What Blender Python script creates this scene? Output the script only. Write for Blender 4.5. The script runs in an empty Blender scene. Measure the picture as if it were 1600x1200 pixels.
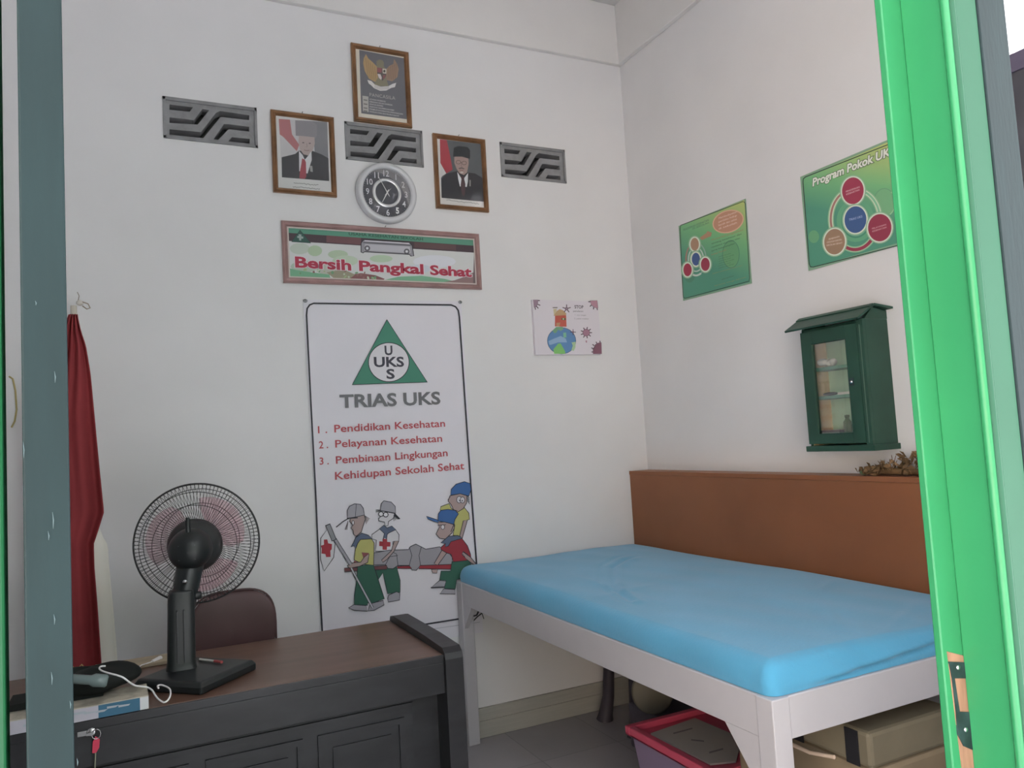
import bpy, math, random
from mathutils import Vector, Matrix
random.seed(7)
R = math.radians
scene = bpy.context.scene
col = scene.collection

# ---------------------------------------------------------------- camera
CAM = Vector((0.0, 0.0, 1.45))
FPX = 1207.97
YAW, PITCH, ROLL = R(25.937), R(4.027), R(-3.302)
_f = Vector((math.sin(YAW)*math.cos(PITCH), math.cos(YAW)*math.cos(PITCH), math.sin(PITCH)))
_r0 = Vector((math.cos(YAW), -math.sin(YAW), 0))
_u0 = _r0.cross(_f)
RT = math.cos(ROLL)*_r0 + math.sin(ROLL)*_u0
UP = -math.sin(ROLL)*_r0 + math.cos(ROLL)*_u0
FW = _f
cd = bpy.data.cameras.new('camera'); cam = bpy.data.objects.new('camera', cd); col.objects.link(cam)
cd.sensor_fit = 'HORIZONTAL'; cd.sensor_width = 36; cd.lens = FPX/1600*36; cd.clip_start = 0.02
cam.matrix_world = Matrix(((RT.x, UP.x, -FW.x, CAM.x), (RT.y, UP.y, -FW.y, CAM.y), (RT.z, UP.z, -FW.z, CAM.z), (0, 0, 0, 1)))
scene.camera = cam

# ---------------------------------------------------------------- light
EXPOSURE = 1.22
SKY = 2.3
SUN = 13.0
world = bpy.data.worlds.new('world'); scene.world = world; world.use_nodes = True
nt = world.node_tree; nt.nodes.clear()
wo = nt.nodes.new('ShaderNodeOutputWorld'); bg = nt.nodes.new('ShaderNodeBackground')
bg.inputs[0].default_value = (0.93, 0.95, 1.0, 1); bg.inputs[1].default_value = SKY
nt.links.new(bg.outputs[0], wo.inputs[0])
sl = bpy.data.lights.new('sun', 'SUN'); sun = bpy.data.objects.new('sun', sl); col.objects.link(sun)
sl.energy = SUN; sl.angle = R(1.0); sl.color = (1.0, 0.96, 0.95)
sd = Vector((-0.12, -0.42, -0.90))
sun.rotation_euler = sd.to_track_quat('-Z', 'Y').to_euler(); sun.location = (-4, -4, 5)
vs = scene.view_settings
vs.view_transform = 'Standard'; vs.look = 'None'; vs.gamma = 1; vs.exposure = EXPOSURE; vs.use_curve_mapping = False

# ---------------------------------------------------------------- room numbers
DB = 3.62; W = 2.58; LW = -0.95; CZ = 3.93; FY = 0.76; FY0 = 0.68

def ray(x, y): return FW + RT*((x-800)/FPX) - UP*((y-600)/FPX)
def on(ax, val, x, y):
    d = ray(x, y); return CAM + d*((val-CAM[ax])/d[ax])
def onY(v, x, y): return on(1, v, x, y)
def onX(v, x, y): return on(0, v, x, y)
def onZ(v, x, y): return on(2, v, x, y)

# ---------------------------------------------------------------- materials
def lin(c): c /= 255.0; return c/12.92 if c <= .04045 else ((c+.055)/1.055)**2.4
def L(r, g, b, k=1.0): return tuple(min(.92, lin(v)/k) for v in (r, g, b))
_m = {}
def mat(name, rgb, rough=.6, spec=.4, metal=0, var=0.0, scale=8, bump=0.0, bscale=60, coat=0, stretch=None, col2=None, sss=0):
    if name in _m: return _m[name]
    m = bpy.data.materials.new(name); m.use_nodes = True; t = m.node_tree; b = t.nodes['Principled BSDF']
    b.inputs['Base Color'].default_value = (*rgb, 1); b.inputs['Roughness'].default_value = rough
    b.inputs['Specular IOR Level'].default_value = spec; b.inputs['Metallic'].default_value = metal
    b.inputs['Coat Weight'].default_value = coat
    if var or bump:
        tc = t.nodes.new('ShaderNodeTexCoord'); mp = t.nodes.new('ShaderNodeMapping')
        t.links.new(tc.outputs['Object'], mp.inputs[0])
        if stretch: mp.inputs['Scale'].default_value = stretch
    if var:
        n = t.nodes.new('ShaderNodeTexNoise'); n.inputs['Scale'].default_value = scale; n.inputs['Detail'].default_value = 5
        t.links.new(mp.outputs[0], n.inputs[0]); cr = t.nodes.new('ShaderNodeValToRGB')
        c2 = col2 or tuple(c*(1-var) for c in rgb)
        cr.color_ramp.elements[0].position = .38; cr.color_ramp.elements[1].position = .62
        cr.color_ramp.elements[0].color = (*c2, 1); cr.color_ramp.elements[1].color = (*[min(.95, c*(1+var*.4)) for c in rgb], 1)
        t.links.new(n.outputs[0], cr.inputs[0]); t.links.new(cr.outputs[0], b.inputs['Base Color'])
    if bump:
        n2 = t.nodes.new('ShaderNodeTexNoise'); n2.inputs['Scale'].default_value = bscale; n2.inputs['Detail'].default_value = 4
        t.links.new(mp.outputs[0], n2.inputs[0]); bp = t.nodes.new('ShaderNodeBump'); bp.inputs['Strength'].default_value = bump
        bp.inputs['Distance'].default_value = .004
        t.links.new(n2.outputs[0], bp.inputs['Height']); t.links.new(bp.outputs[0], b.inputs['Normal'])
    _m[name] = m; return m
def inkm(rgb, k=.56, rough=.5):
    """printed or painted flat colour, given as seen"""
    key = 'ink_%d_%d_%d_%d' % (*rgb, int(k*100))
    g = sum(rgb)/3; q = [v+(g-v)*.2 for v in rgb]
    return mat(key, L(*q, k), rough, .25)
def glassm(name='clear_glass', refl=1.0, tint=(1, 1, 1)):
    if name in _m: return _m[name]
    m = bpy.data.materials.new(name); m.use_nodes = True; t = m.node_tree; t.nodes.clear()
    o = t.nodes.new('ShaderNodeOutputMaterial'); mx = t.nodes.new('ShaderNodeMixShader'); tr = t.nodes.new('ShaderNodeBsdfTransparent')
    gl = t.nodes.new('ShaderNodeBsdfGlossy'); gl.inputs['Roughness'].default_value = .03; fr = t.nodes.new('ShaderNodeFresnel'); fr.inputs[0].default_value = 1.45
    mu = t.nodes.new('ShaderNodeMath'); mu.operation = 'MULTIPLY'; mu.inputs[1].default_value = refl
    tr.inputs[0].default_value = (*tint, 1)
    t.links.new(fr.outputs[0], mu.inputs[0]); t.links.new(mu.outputs[0], mx.inputs[0])
    t.links.new(tr.outputs[0], mx.inputs[1]); t.links.new(gl.outputs[0], mx.inputs[2]); t.links.new(mx.outputs[0], o.inputs[0])
    _m[name] = m; return m
def gradm(name, stops, direction):
    """print with its own colour gradient, laid out along a direction of the object's generated box"""
    m = bpy.data.materials.new(name); m.use_nodes = True; t = m.node_tree; b = t.nodes['Principled BSDF']
    b.inputs['Roughness'].default_value = .4; b.inputs['Specular IOR Level'].default_value = .3
    tc = t.nodes.new('ShaderNodeTexCoord'); vm = t.nodes.new('ShaderNodeVectorMath'); vm.operation = 'DOT_PRODUCT'
    vm.inputs[1].default_value = direction; cr = t.nodes.new('ShaderNodeValToRGB')
    while len(cr.color_ramp.elements) < len(stops): cr.color_ramp.elements.new(.5)
    for e, (p, c) in zip(cr.color_ramp.elements, stops): e.position = p; e.color = (*c, 1)
    t.links.new(tc.outputs['Generated'], vm.inputs[0]); t.links.new(vm.outputs['Value'], cr.inputs[0]); t.links.new(cr.outputs[0], b.inputs['Base Color'])
    return m

# ---------------------------------------------------------------- mesh builder
class MB:
    def __init__(s): s.v = []; s.f = []; s.mi = []; s.sm = []; s.mats = []
    def m(s, mt):
        if mt not in s.mats: s.mats.append(mt)
        return s.mats.index(mt)
    def add(s, vs, fs, mt, smooth=False):
        o = len(s.v); s.v += [Vector(v) for v in vs]; i = s.m(mt)
        for f in fs: s.f.append([o+k for k in f]); s.mi.append(i); s.sm.append(smooth)
    def box(s, x0, x1, y0, y1, z0, z1, mt, M=None):
        vs = [Vector((x, y, z)) for x in (x0, x1) for y in (y0, y1) for z in (z0, z1)]
        if M: vs = [M @ v for v in vs]
        s.add(vs, [(0, 1, 3, 2), (4, 6, 7, 5), (0, 4, 5, 1), (2, 3, 7, 6), (0, 2, 6, 4), (1, 5, 7, 3)], mt)
    def prism(s, pts, d, mt, smooth=False, cap=True):
        """closed outline of 3D points swept by vector d"""
        n = len(pts); d = Vector(d); vs = [Vector(p) for p in pts]+[Vector(p)+d for p in pts]
        fs = [(i, (i+1) % n, n+(i+1) % n, n+i) for i in range(n)]
        s.add(vs, fs, mt, smooth)
        if cap: s.add(vs, [tuple(range(n))[::-1], tuple(range(n, 2*n))], mt)
    def tube(s, pts, r, mt, n=8, closed=False, caps=True):
        pts = [Vector(p) for p in pts]; N = len(pts); rs = r if isinstance(r, (list, tuple)) else [r]*N
        vs = []; up = None
        for i, p in enumerate(pts):
            a = pts[(i-1) % N] if (i or closed) else p; b = pts[(i+1) % N] if (i < N-1 or closed) else p
            t = (b-a).normalized()
            if up is None:
                up = t.orthogonal().normalized()
            up = (up-t*up.dot(t))
            up = up.normalized() if up.length > 1e-6 else t.orthogonal().normalized()
            w = t.cross(up)
            for k in range(n):
                an = 2*math.pi*k/n; vs.append(p+(up*math.cos(an)+w*math.sin(an))*rs[i])
        fs = []
        for i in range(N if closed else N-1):
            j = (i+1) % N
            for k in range(n): fs.append((i*n+k, i*n+(k+1) % n, j*n+(k+1) % n, j*n+k))
        s.add(vs, fs, mt, True)
        if caps and not closed: s.add(vs, [tuple(range(n))[::-1], tuple(range((N-1)*n, N*n))], mt)
    def lathe(s, prof, o, axis, mt, n=32, smooth=True, cap=False):
        """prof: list of (radius, distance along axis)"""
        o = Vector(o); a = Vector(axis).normalized(); u = a.orthogonal().normalized(); w = a.cross(u); vs = []
        for r, h in prof:
            for k in range(n):
                an = 2*math.pi*k/n; vs.append(o+a*h+(u*math.cos(an)+w*math.sin(an))*max(r, 1e-5))
        fs = [(i*n+k, i*n+(k+1) % n, (i+1)*n+(k+1) % n, (i+1)*n+k) for i in range(len(prof)-1) for k in range(n)]
        s.add(vs, fs, mt, smooth)
        if cap: s.add(vs, [tuple(range(n))[::-1], tuple(range((len(prof)-1)*n, len(prof)*n))], mt)
    def ball(s, c, rx, ry, rz, mt, n=20, M=None):
        vs = []; fs = []; h = n//2
        for i in range(h+1):
            t = math.pi*i/h
            for k in range(n):
                p = 2*math.pi*k/n; v = Vector((rx*math.sin(t)*math.cos(p), ry*math.sin(t)*math.sin(p), rz*math.cos(t)))
                vs.append(Vector(c)+(M @ v if M else v))
        for i in range(h):
            for k in range(n): fs.append((i*n+k, (i+1)*n+k, (i+1)*n+(k+1) % n, i*n+(k+1) % n))
        s.add(vs, fs, mt, True)
    def grid(s, fn, nu, nv, mt, smooth=True, closed_u=False):
        vs = [fn(i/(nu-1) if not closed_u else i/nu, j/(nv-1)) for j in range(nv) for i in range(nu)]; fs = []
        for j in range(nv-1):
            for i in range(nu if closed_u else nu-1):
                k = (i+1) % nu; fs.append((j*nu+i, j*nu+k, (j+1)*nu+k, (j+1)*nu+i))
        s.add(vs, fs, mt, smooth)
    def build(s, name, parent=None, bevel=0, solid=0, subsurf=0, org=None):
        o = Vector(org) if org else (Vector(parent['_w']) if parent and '_w' in parent else Vector((0, 0, 0)))
        me = bpy.data.meshes.new(name); me.from_pydata([tuple(v-o) for v in s.v], [], s.f)
        for m_ in s.mats: me.materials.append(m_)
        me.polygons.foreach_set('material_index', s.mi); me.polygons.foreach_set('use_smooth', s.sm); me.update()
        ob = bpy.data.objects.new(name, me); col.objects.link(ob)
        if parent: ob.parent = parent
        if parent is None or org:
            ob.location = o if parent is None else o-Vector(parent['_w'])
        ob['_w'] = tuple(o)
        if solid: md = ob.modifiers.new('thickness', 'SOLIDIFY'); md.thickness = solid; md.offset = 0
        if bevel: md = ob.modifiers.new('edges', 'BEVEL'); md.width = bevel; md.segments = 2; md.limit_method = 'ANGLE'; md.angle_limit = R(40)
        if subsurf: md = ob.modifiers.new('smooth', 'SUBSURF'); md.levels = subsurf; md.render_levels = subsurf
        return ob
def tag(o, label, cat, group=None, kind=None):
    o['label'] = label; o['category'] = cat
    if group: o['group'] = group
    if kind: o['kind'] = kind
    return o
def root(name, loc, label, cat, group=None):
    o = bpy.data.objects.new(name, None); col.objects.link(o); o.location = loc; o['_w'] = tuple(loc); o.empty_display_size = .05
    return tag(o, label, cat, group)
def struct(o, label=None):
    o['kind'] = 'structure'
    if label: o['label'] = label
    return o

def mesh_text(txt, bold=0.0, shear=0.0, spacing=1.0):
    """built-in font glyphs as triangles in a unit layout: returns verts(2D), faces, width"""
    c = bpy.data.curves.new('t', 'FONT'); c.body = txt; c.size = 1; c.offset = bold; c.shear = shear; c.space_character = spacing
    c.resolution_u = 3
    o = bpy.data.objects.new('t', c); col.objects.link(o)
    dg = bpy.context.evaluated_depsgraph_get(); dg.update()
    me = bpy.data.meshes.new_from_object(o.evaluated_get(dg))
    vs = [(v.co.x, v.co.y) for v in me.vertices]; fs = [tuple(p.vertices) for p in me.polygons]
    bpy.data.objects.remove(o); bpy.data.curves.remove(c); bpy.data.meshes.remove(me)
    return vs, fs
class Art(MB):
    """flat print on a wall plane: outlines measured on the wall, layered a fraction of a millimetre apart"""
    def __init__(s, ax, val, T=(0, 0, 1), k=.56, step=.00003):
        super().__init__(); s.ax = ax; s.val = val; s.T = T; s.k = k; s.l = 0; s.step = step
    def P(s, x, y, l=None):
        l = s.l if l is None else l
        p = on(s.ax, s.val, s.T[0]+x/s.T[2], s.T[1]+y/s.T[2]); p[s.ax] = s.val-s.step*l; return p
    def _mt(s, c): return inkm(c, s.k) if isinstance(c, tuple) else c
    def poly(s, pts, c, edge=None, ew=4, up=1):
        s.l += up
        s.add([s.P(*p) for p in pts], [tuple(range(len(pts)))], s._mt(c))
        if edge: s.line(list(pts)+[pts[0]], ew, edge)
    def line(s, pts, w, c, up=1):
        s.l += up; n = len(pts); vs = []
        for i, p in enumerate(pts):
            a = pts[max(i-1, 0)]; b = pts[min(i+1, n-1)]
            if i == 0 and pts[0] == pts[-1] and n > 2: a = pts[-2]
            if i == n-1 and pts[0] == pts[-1] and n > 2: b = pts[1]
            dx, dy = b[0]-a[0], b[1]-a[1]; l = math.hypot(dx, dy) or 1
            nx, ny = -dy/l*w/2, dx/l*w/2
            vs += [s.P(p[0]+nx, p[1]+ny), s.P(p[0]-nx, p[1]-ny)]
        s.add(vs, [(2*i, 2*i+1, 2*i+3, 2*i+2) for i in range(n-1)], s._mt(c))
    def ell(s, cx, cy, rx, ry, c, edge=None, ew=4, rot=0, n=28):
        pts = [(cx+rx*math.cos(a)*math.cos(rot)-ry*math.sin(a)*math.sin(rot), cy+rx*math.cos(a)*math.sin(rot)+ry*math.sin(a)*math.cos(rot)) for a in [2*math.pi*i/n for i in range(n)]]
        if c: s.poly(pts, c, edge, ew)
        else: s.line(pts+[pts[0]], ew, edge)
    def arc(s, cx, cy, rx, ry, a0, a1, w, c, n=16, rot=0):
        pts = []
        for i in range(n+1):
            a = R(a0+(a1-a0)*i/n); x = rx*math.cos(a); y = -ry*math.sin(a)
            pts.append((cx+x*math.cos(rot)-y*math.sin(rot), cy+x*math.sin(rot)+y*math.cos(rot)))
        s.line(pts, w, c)
    def text(s, txt, p0, p1, h, c, bold=0.0, shear=0, spacing=1.0, halo=None, hb=0.0):
        """baseline from p0 to p1 on the wall, capital height h (crop pixels, upward)"""
        if halo: s._text(txt, p0, p1, h, halo, bold+hb, shear, spacing, ref=bold)
        s._text(txt, p0, p1, h, c, bold, shear, spacing)
    def _text(s, txt, p0, p1, h, c, bold, shear, spacing, ref=None):
        s.l += 1
        vs, fs = mesh_text(txt, bold, shear, spacing)
        if ref is not None:
            v0, _ = mesh_text(txt, ref, shear, spacing)
        else: v0 = vs
        x0 = min(v[0] for v in v0); x1 = max(v[0] for v in v0); H = .72
        A = s.P(*p0); B = s.P(*p1); T0 = s.P(p0[0], p0[1]-h)
        e = (B-A); upv = Vector((0, 0, (T0-A).length))
        s.add([A+e*((x-x0)/(x1-x0))+upv*(y/H) for x, y in vs], fs, s._mt(c))
def rect(ax, val, pts):
    ps = [on(ax, val, *p) for p in pts]; o = 1-ax if ax < 2 else 0
    a = sorted(p[o] for p in ps); z = sorted(p[2] for p in ps)
    return (a[0]+a[1])/2, (a[2]+a[3])/2, (z[0]+z[1])/2, (z[2]+z[3])/2
def curve_plate(name, outer, holes, depth, mt, place):
    """flat plate with holes, as a mesh; place maps (u,v,w) to world"""
    c = bpy.data.curves.new(name, 'CURVE'); c.dimensions = '2D'; c.fill_mode = 'BOTH'; c.extrude = depth/2
    for pts in [outer]+holes:
        sp = c.splines.new('POLY'); sp.points.add(len(pts)-1); sp.use_cyclic_u = True
        for q, p in zip(sp.points, pts): q.co = (p[0], p[1], 0, 1)
    o = bpy.data.objects.new(name, c); col.objects.link(o)
    dg = bpy.context.evaluated_depsgraph_get(); dg.update()
    me = bpy.data.meshes.new_from_object(o.evaluated_get(dg)); b = MB()
    b.add([place(v.co.x, v.co.y, v.co.z) for v in me.vertices], [tuple(p.vertices) for p in me.polygons], mt)
    bpy.data.objects.remove(o); bpy.data.curves.remove(c); bpy.data.meshes.remove(me)
    return b

# ---------------------------------------------------------------- base materials
WALL = mat('wall_paint', (.80, .795, .805), .75, .2, var=.035, scale=1.6, bump=.12, bscale=25)
CEIL = mat('ceiling_paint', (.70, .69, .68), .8, .2, var=.04, scale=3)
TRIMM = mat('skirting_paint', (.44, .43, .39), .6, .3, var=.05, scale=6, bump=.2, bscale=20, stretch=(1, 6, 20))
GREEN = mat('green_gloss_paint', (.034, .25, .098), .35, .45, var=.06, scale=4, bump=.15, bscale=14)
GREENL = mat('sky_sheen_green', (.035, .12, .072), .6, .2, var=.06, scale=5, bump=.1, bscale=14)  # greyer than the frame green: the sky's sheen put into the colour
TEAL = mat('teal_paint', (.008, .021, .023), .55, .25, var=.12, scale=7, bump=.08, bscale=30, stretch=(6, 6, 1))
WHITE = mat('white_bed_paint', (.56, .545, .575), .4, .45, var=.03, scale=5, bump=.12, bscale=18)
DARKW = mat('dark_stained_wood', (.030, .030, .034), .42, .4, var=.25, scale=5, bump=.1, bscale=30, stretch=(1, 3, 3))
BROWNT = mat('brown_laminate', (.15, .082, .058), .34, .45, var=.22, scale=3, stretch=(.6, 4, 4))
PANEL = mat('brown_panel_paint', (.29, .112, .05), .45, .35, var=.1, scale=2.4, bump=.1, bscale=10)
BLUE = mat('blue_sheet', (.10, .40, .64), .85, .15, var=.06, scale=3, bump=.25, bscale=90)
BLACKP = mat('black_plastic', (.014, .017, .018), .38, .45, var=.1, scale=10)
CGREEN = mat('cabinet_green_paint', (.022, .075, .052), .42, .4, var=.15, scale=6, bump=.15, bscale=25)
CONC = mat('concrete_vent', (.30, .30, .31), .9, .1, var=.15, scale=14, bump=.4, bscale=50)
METAL = mat('bright_metal', (.55, .55, .56), .25, .5, 1)
DMETAL = mat('dark_plate_metal', (.035, .06, .065), .45, .5, .3, var=.4, scale=40)
BAREW = mat('bare_wood', (.36, .20, .13), .8, .15, var=.2, scale=20, stretch=(4, 4, .6))
_bp = BLUE.node_tree.nodes['Principled BSDF']; _bp.inputs['Sheen Weight'].default_value = .35; _bp.inputs['Sheen Roughness'].default_value = .5
GLASS = glassm()

# ================================================================= SETTING
# floor with square tiles
def floor_mat():
    m = bpy.data.materials.new('grey_floor_tiles'); m.use_nodes = True; t = m.node_tree; b = t.nodes['Principled BSDF']
    b.inputs['Roughness'].default_value = .3
    tc = t.nodes.new('ShaderNodeTexCoord'); br = t.nodes.new('ShaderNodeTexBrick'); br.offset = 0; br.inputs['Scale'].default_value = 1
    br.inputs['Brick Width'].default_value = .4; br.inputs['Row Height'].default_value = .4; br.inputs['Mortar Size'].default_value = .0025
    br.inputs['Color1'].default_value = (.42, .40, .42, 1); br.inputs['Color2'].default_value = (.47, .45, .475, 1); br.inputs['Mortar'].default_value = (.30, .29, .30, 1)
    n = t.nodes.new('ShaderNodeTexNoise'); n.inputs['Scale'].default_value = 2.5; n.inputs['Detail'].default_value = 6
    mx = t.nodes.new('ShaderNodeMix'); mx.data_type = 'RGBA'; mx.blend_type = 'MULTIPLY'; mx.inputs[0].default_value = .35
    t.links.new(tc.outputs['Object'], br.inputs[0]); t.links.new(tc.outputs['Object'], n.inputs[0])
    t.links.new(br.outputs[0], mx.inputs[6]); t.links.new(n.outputs[0], mx.inputs[7]); t.links.new(mx.outputs[2], b.inputs['Base Color'])
    return m
b = MB(); b.box(LW-.15, W+.15, FY0, DB+.15, -.1, 0, floor_mat()); struct(b.build('floor'))
b = MB(); b.box(LW-.15, W+.15, FY0, DB+.15, CZ, CZ+.1, CEIL); struct(b.build('ceiling'))
b = MB(); b.box(LW-.12, LW, FY0, DB+.12, 0, CZ, WALL); struct(b.build('wall_left'))

# ventilation blocks: slot outlines in the block's own frame
V1 = [(255, 150), (402, 170), (403, 232), (253, 215)]
V2 = [(538, 190), (660, 205), (662, 264), (539, 247)]
V3 = [(781, 222), (881, 233), (885, 288), (783, 277)]
def c1(x, y): return (230+x/4, 50+y/4)
slots_px = [[(137, 452), (285, 470), (265, 497), (137, 485)],
            [(137, 532), (290, 550), (345, 480), (388, 487), (315, 578), (137, 567)],
            [(137, 607), (335, 625), (430, 505), (455, 493), (640, 520), (640, 550), (460, 530), (350, 663), (137, 640)],
            [(415, 670), (480, 575), (505, 575), (640, 592), (640, 622), (510, 607), (445, 673)],
            [(508, 683), (530, 657), (643, 668), (643, 698)]]
vx0, vx1, vz0, vz1 = rect(1, DB, V1)
VW, VH = .398, .19
slots = []
for s_ in slots_px:
    q = [onY(DB, *c1(*p)) for p in s_]
    slots.append([((p.x-vx0)/(vx1-vx0)*VW-VW/2, (p.z-vz0)/(vz1-vz0)*VH-VH/2) for p in q])
vents = []
for V in (V1, V2, V3):
    x0, x1, z0, z1 = rect(1, DB, V); vents.append(((x0+x1)/2, (z0+z1)/2))
holes = [[(cx-VW/2, cz-VH/2), (cx+VW/2, cz-VH/2), (cx+VW/2, cz+VH/2), (cx-VW/2, cz+VH/2)] for cx, cz in vents]
b = curve_plate('wall_back', [(LW-.12, 0), (W+.12, 0), (W+.12, CZ), (LW-.12, CZ)], holes, .12, WALL, lambda u, v, w: Vector((u, DB+.06+w, v)))
struct(b.build('wall_back'))
b = MB(); b.box(LW-.12, W+.12, DB+.121, DB+.14, 0, CZ, mat('vent_shade_dark', (.10, .10, .10), .9, var=.1)); struct(b.build('vent_backing'))  # dark slab added behind the vent slots, standing in for their shade
# right wall with a high window near the door
WY0, WY1, WZ = .95, 1.52, 2.615
b = MB()
b.box(W, W+.12, WY1, DB+.0, 0, CZ, WALL); b.box(W, W+.12, FY0, WY0, 0, CZ, WALL); b.box(W, W+.12, WY0, WY1, 0, 1.2, WALL); b.box(W, W+.12, WY0, WY1, 3.5, CZ, WALL)
struct(b.build('wall_right'))
w2 = MB(); SHUT = mat('purple_grey_shutter', (.16, .14, .21), .6, var=.1)
w2.box(W+.03, W+.07, WY0, WY0+.05, 1.2, 3.5, SHUT); w2.box(W+.03, W+.07, WY1-.03, WY1, 1.2, WZ-.06, SHUT); w2.box(W+.03, W+.07, WY0, WY1, WZ-.06, WZ, SHUT)
w2 = struct(w2.build('window_2'), 'window high in the right wall, seen past the open door frame')
b = MB(); b.box(W+.04, W+.06, WY0+.05, WY1-.03, 1.2, WZ-.06, mat('grey_shutter', (.12, .12, .14), .6, var=.1)); b.build('shutter', w2, org=None)
# ring beam band, a little proud of the wall, and the same on the right wall
BZ = 3.576; BT = .03
BAND = mat('beam_paint', (.78, .765, .755), .75, .2, var=.03, scale=2)
b = MB(); b.box(LW, W, DB-BT, DB, BZ, CZ, BAND); struct(b.build('trim_1', bevel=.004))
b = MB(); b.box(W-BT, W, FY, DB-BT, BZ, CZ, BAND); struct(b.build('trim_2', bevel=.004))
# skirting
b = MB(); b.box(LW, W, DB-.012, DB, 0, .14, TRIMM); b.box(LW, W, DB-.016, DB-.012, .085, .14, TRIMM); b.box(LW, W, DB-.018, DB-.012, 0, .08, TRIMM); struct(b.build('baseboard_back', bevel=.002))
b = MB(); b.box(W-.015, W, WY1, DB-.02, 0, .14, TRIMM); struct(b.build('baseboard_right', bevel=.002))
# front wall: around the door opening and the side windows
XL = -.098                                    # left jamb face
b = MB(); OT = 3.15
b.box(LW-.12, -.16, FY0, FY, 0, CZ, WALL)
b.box(-.16, 1.197, FY0, FY, OT, CZ, WALL); b.box(1.197, 1.75, FY0, FY, 0, .9, WALL); b.box(1.197, 1.75, FY0, FY, 3.3, CZ, WALL); b.box(1.75, W+.12, FY0, FY, 0, CZ, WALL)
struct(b.build('wall_front'))
# door frame
df = MB()
df.box(-.16, XL, FY-.02, FY, 0, OT, GREEN); df.box(-.16, -.115, FY0, FY-.02, 0, OT, GREEN)
df.box(-.16, 1.197, FY0+.005, FY-.005, OT-.06, OT, GREEN)
df.box(1.029, 1.14, FY, FY+.012, 0, OT, GREEN)       # stop behind the rebate
df.box(1.072, 1.14, FY0+.006, FY, 0, OT-.06, GREEN)
# half-round bead on the arris
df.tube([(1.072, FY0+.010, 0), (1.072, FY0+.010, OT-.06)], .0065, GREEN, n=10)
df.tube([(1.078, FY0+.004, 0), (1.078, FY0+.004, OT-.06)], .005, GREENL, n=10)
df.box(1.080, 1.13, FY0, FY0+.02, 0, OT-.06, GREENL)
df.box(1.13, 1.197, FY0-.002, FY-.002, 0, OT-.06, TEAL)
df = struct(df.build('door_frame', bevel=.002), 'green painted door frame around the doorway, seen close on the right')
df.name = 'door_1'
# strike plate let into the rebate, over bare wood
pl = MB()
def strip(u0, u1, y0, y1):      # outline inside the narrow rebate strip between pixel rows
    return [onY(FY-.0015, *p) for p in ((u0[0], u0[1]), (u1[0], u1[1]), (y1[0], y1[1]), (y0[0], y0[1]))]
def patch(bb, pts, mt, d=.0015, y=None):
    y = FY if y is None else y
    q = [onY(y-d, *p) for p in pts]; bb.prism(q, (0, d, 0), mt)
pb = MB(); patch(pb, [(1480, 1018), (1511, 1026), (1516, 1052), (1531, 1200), (1503, 1200)], BAREW, .0008); pb.build('bare_wood', df)
pm = MB(); patch(pm, [(1483, 1034), (1509, 1035), (1513, 1060), (1488, 1060)], DMETAL, .002)
patch(pm, [(1488, 1060), (1492, 1060), (1500, 1112), (1494, 1112)], DMETAL, .002)
patch(pm, [(1494, 1112), (1518, 1113), (1522, 1150), (1520, 1172), (1506, 1166), (1497, 1148)], DMETAL, .002)
pm = pm.build('strike_plate', df)
sc = MB()
for p in ((1497, 1043), (1509, 1140)): q = onY(FY-.002, *p); sc.lathe([(0, .002), (.003, .0015), (.0035, 0)], q, (0, -1, 0), METAL, n=12)
sc.build('screw', pm)
# side window frame to the left of the door
# door leaf, swung in a little past square, seen edge-on
lf = MB(); HX, HY = -.0785, FY0+.005
Mx = Matrix.Translation((HX, HY, 0)) @ Matrix.Rotation(R(5.0), 4, 'Z')
lf.box(-.0, .0305, 0, .88, .01, OT-.08, TEAL, Mx)
leaf = struct(lf.build('door_2', bevel=.0015), 'teal door leaf standing open, seen edge-on at the left')
# pale scuffs in the paint of the leaf edge
sm_ = MB(); SC = inkm((105, 130, 135), 1.6)
for (x, y, l) in ((85, 580, 18), (82, 800, 26), (75, 830, 14), (36, 690, 26), (84, 960, 16), (80, 1050, 20), (109, 1095, 12), (55, 470, 7), (120, 1185, 12)):
    q0 = onY(HY-.0006, x, y); q1 = onY(HY-.0006, x+1, y+l)
    sm_.tube([q0, (q0+q1)/2+Vector((.0004, 0, 0)), q1], [.0001, .0004, .0001], SC, n=5)
sm_.build('paint_scuff', leaf)
# outdoors, all unseen: paved yard added to bounce sunlight into the room
b = MB(); b.box(-14, 14, -16, FY0, -.2, -.1, mat('pale_paving', (.58, .57, .585), .8, var=.15, scale=1.5)); struct(b.build('bounce_ground'))
b = MB(); b.box(LW-1, W+1, -1.1, FY0, 3.3, 3.4, mat('sky_block_soffit', (.6, .6, .58), .8, var=.05)); struct(b.build('sky_block_roof'))  # unseen roof added to cut sky light on the frame and room
b = MB(); fm_ = Matrix.Translation((-6.5, -6.0, 0)) @ Matrix.Rotation(R(-49), 4, 'Z'); b.box(-5, 5, -.2, 0, -.1, 3.6, mat('cream_bounce', (.80, .65, .47), .8, var=.06, scale=1), fm_); struct(b.build('bounce_wall'))  # unseen wall added to bounce warm light onto the right wall
b = MB(); b.box(-2.6, 10, -7.6, -7.2, -.1, 4.6, mat('light_block_dark', (.10, .13, .10), .8, var=.2, scale=2)); struct(b.build('light_block_wall'))  # unseen dark wall added to dim the lower back wall

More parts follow.
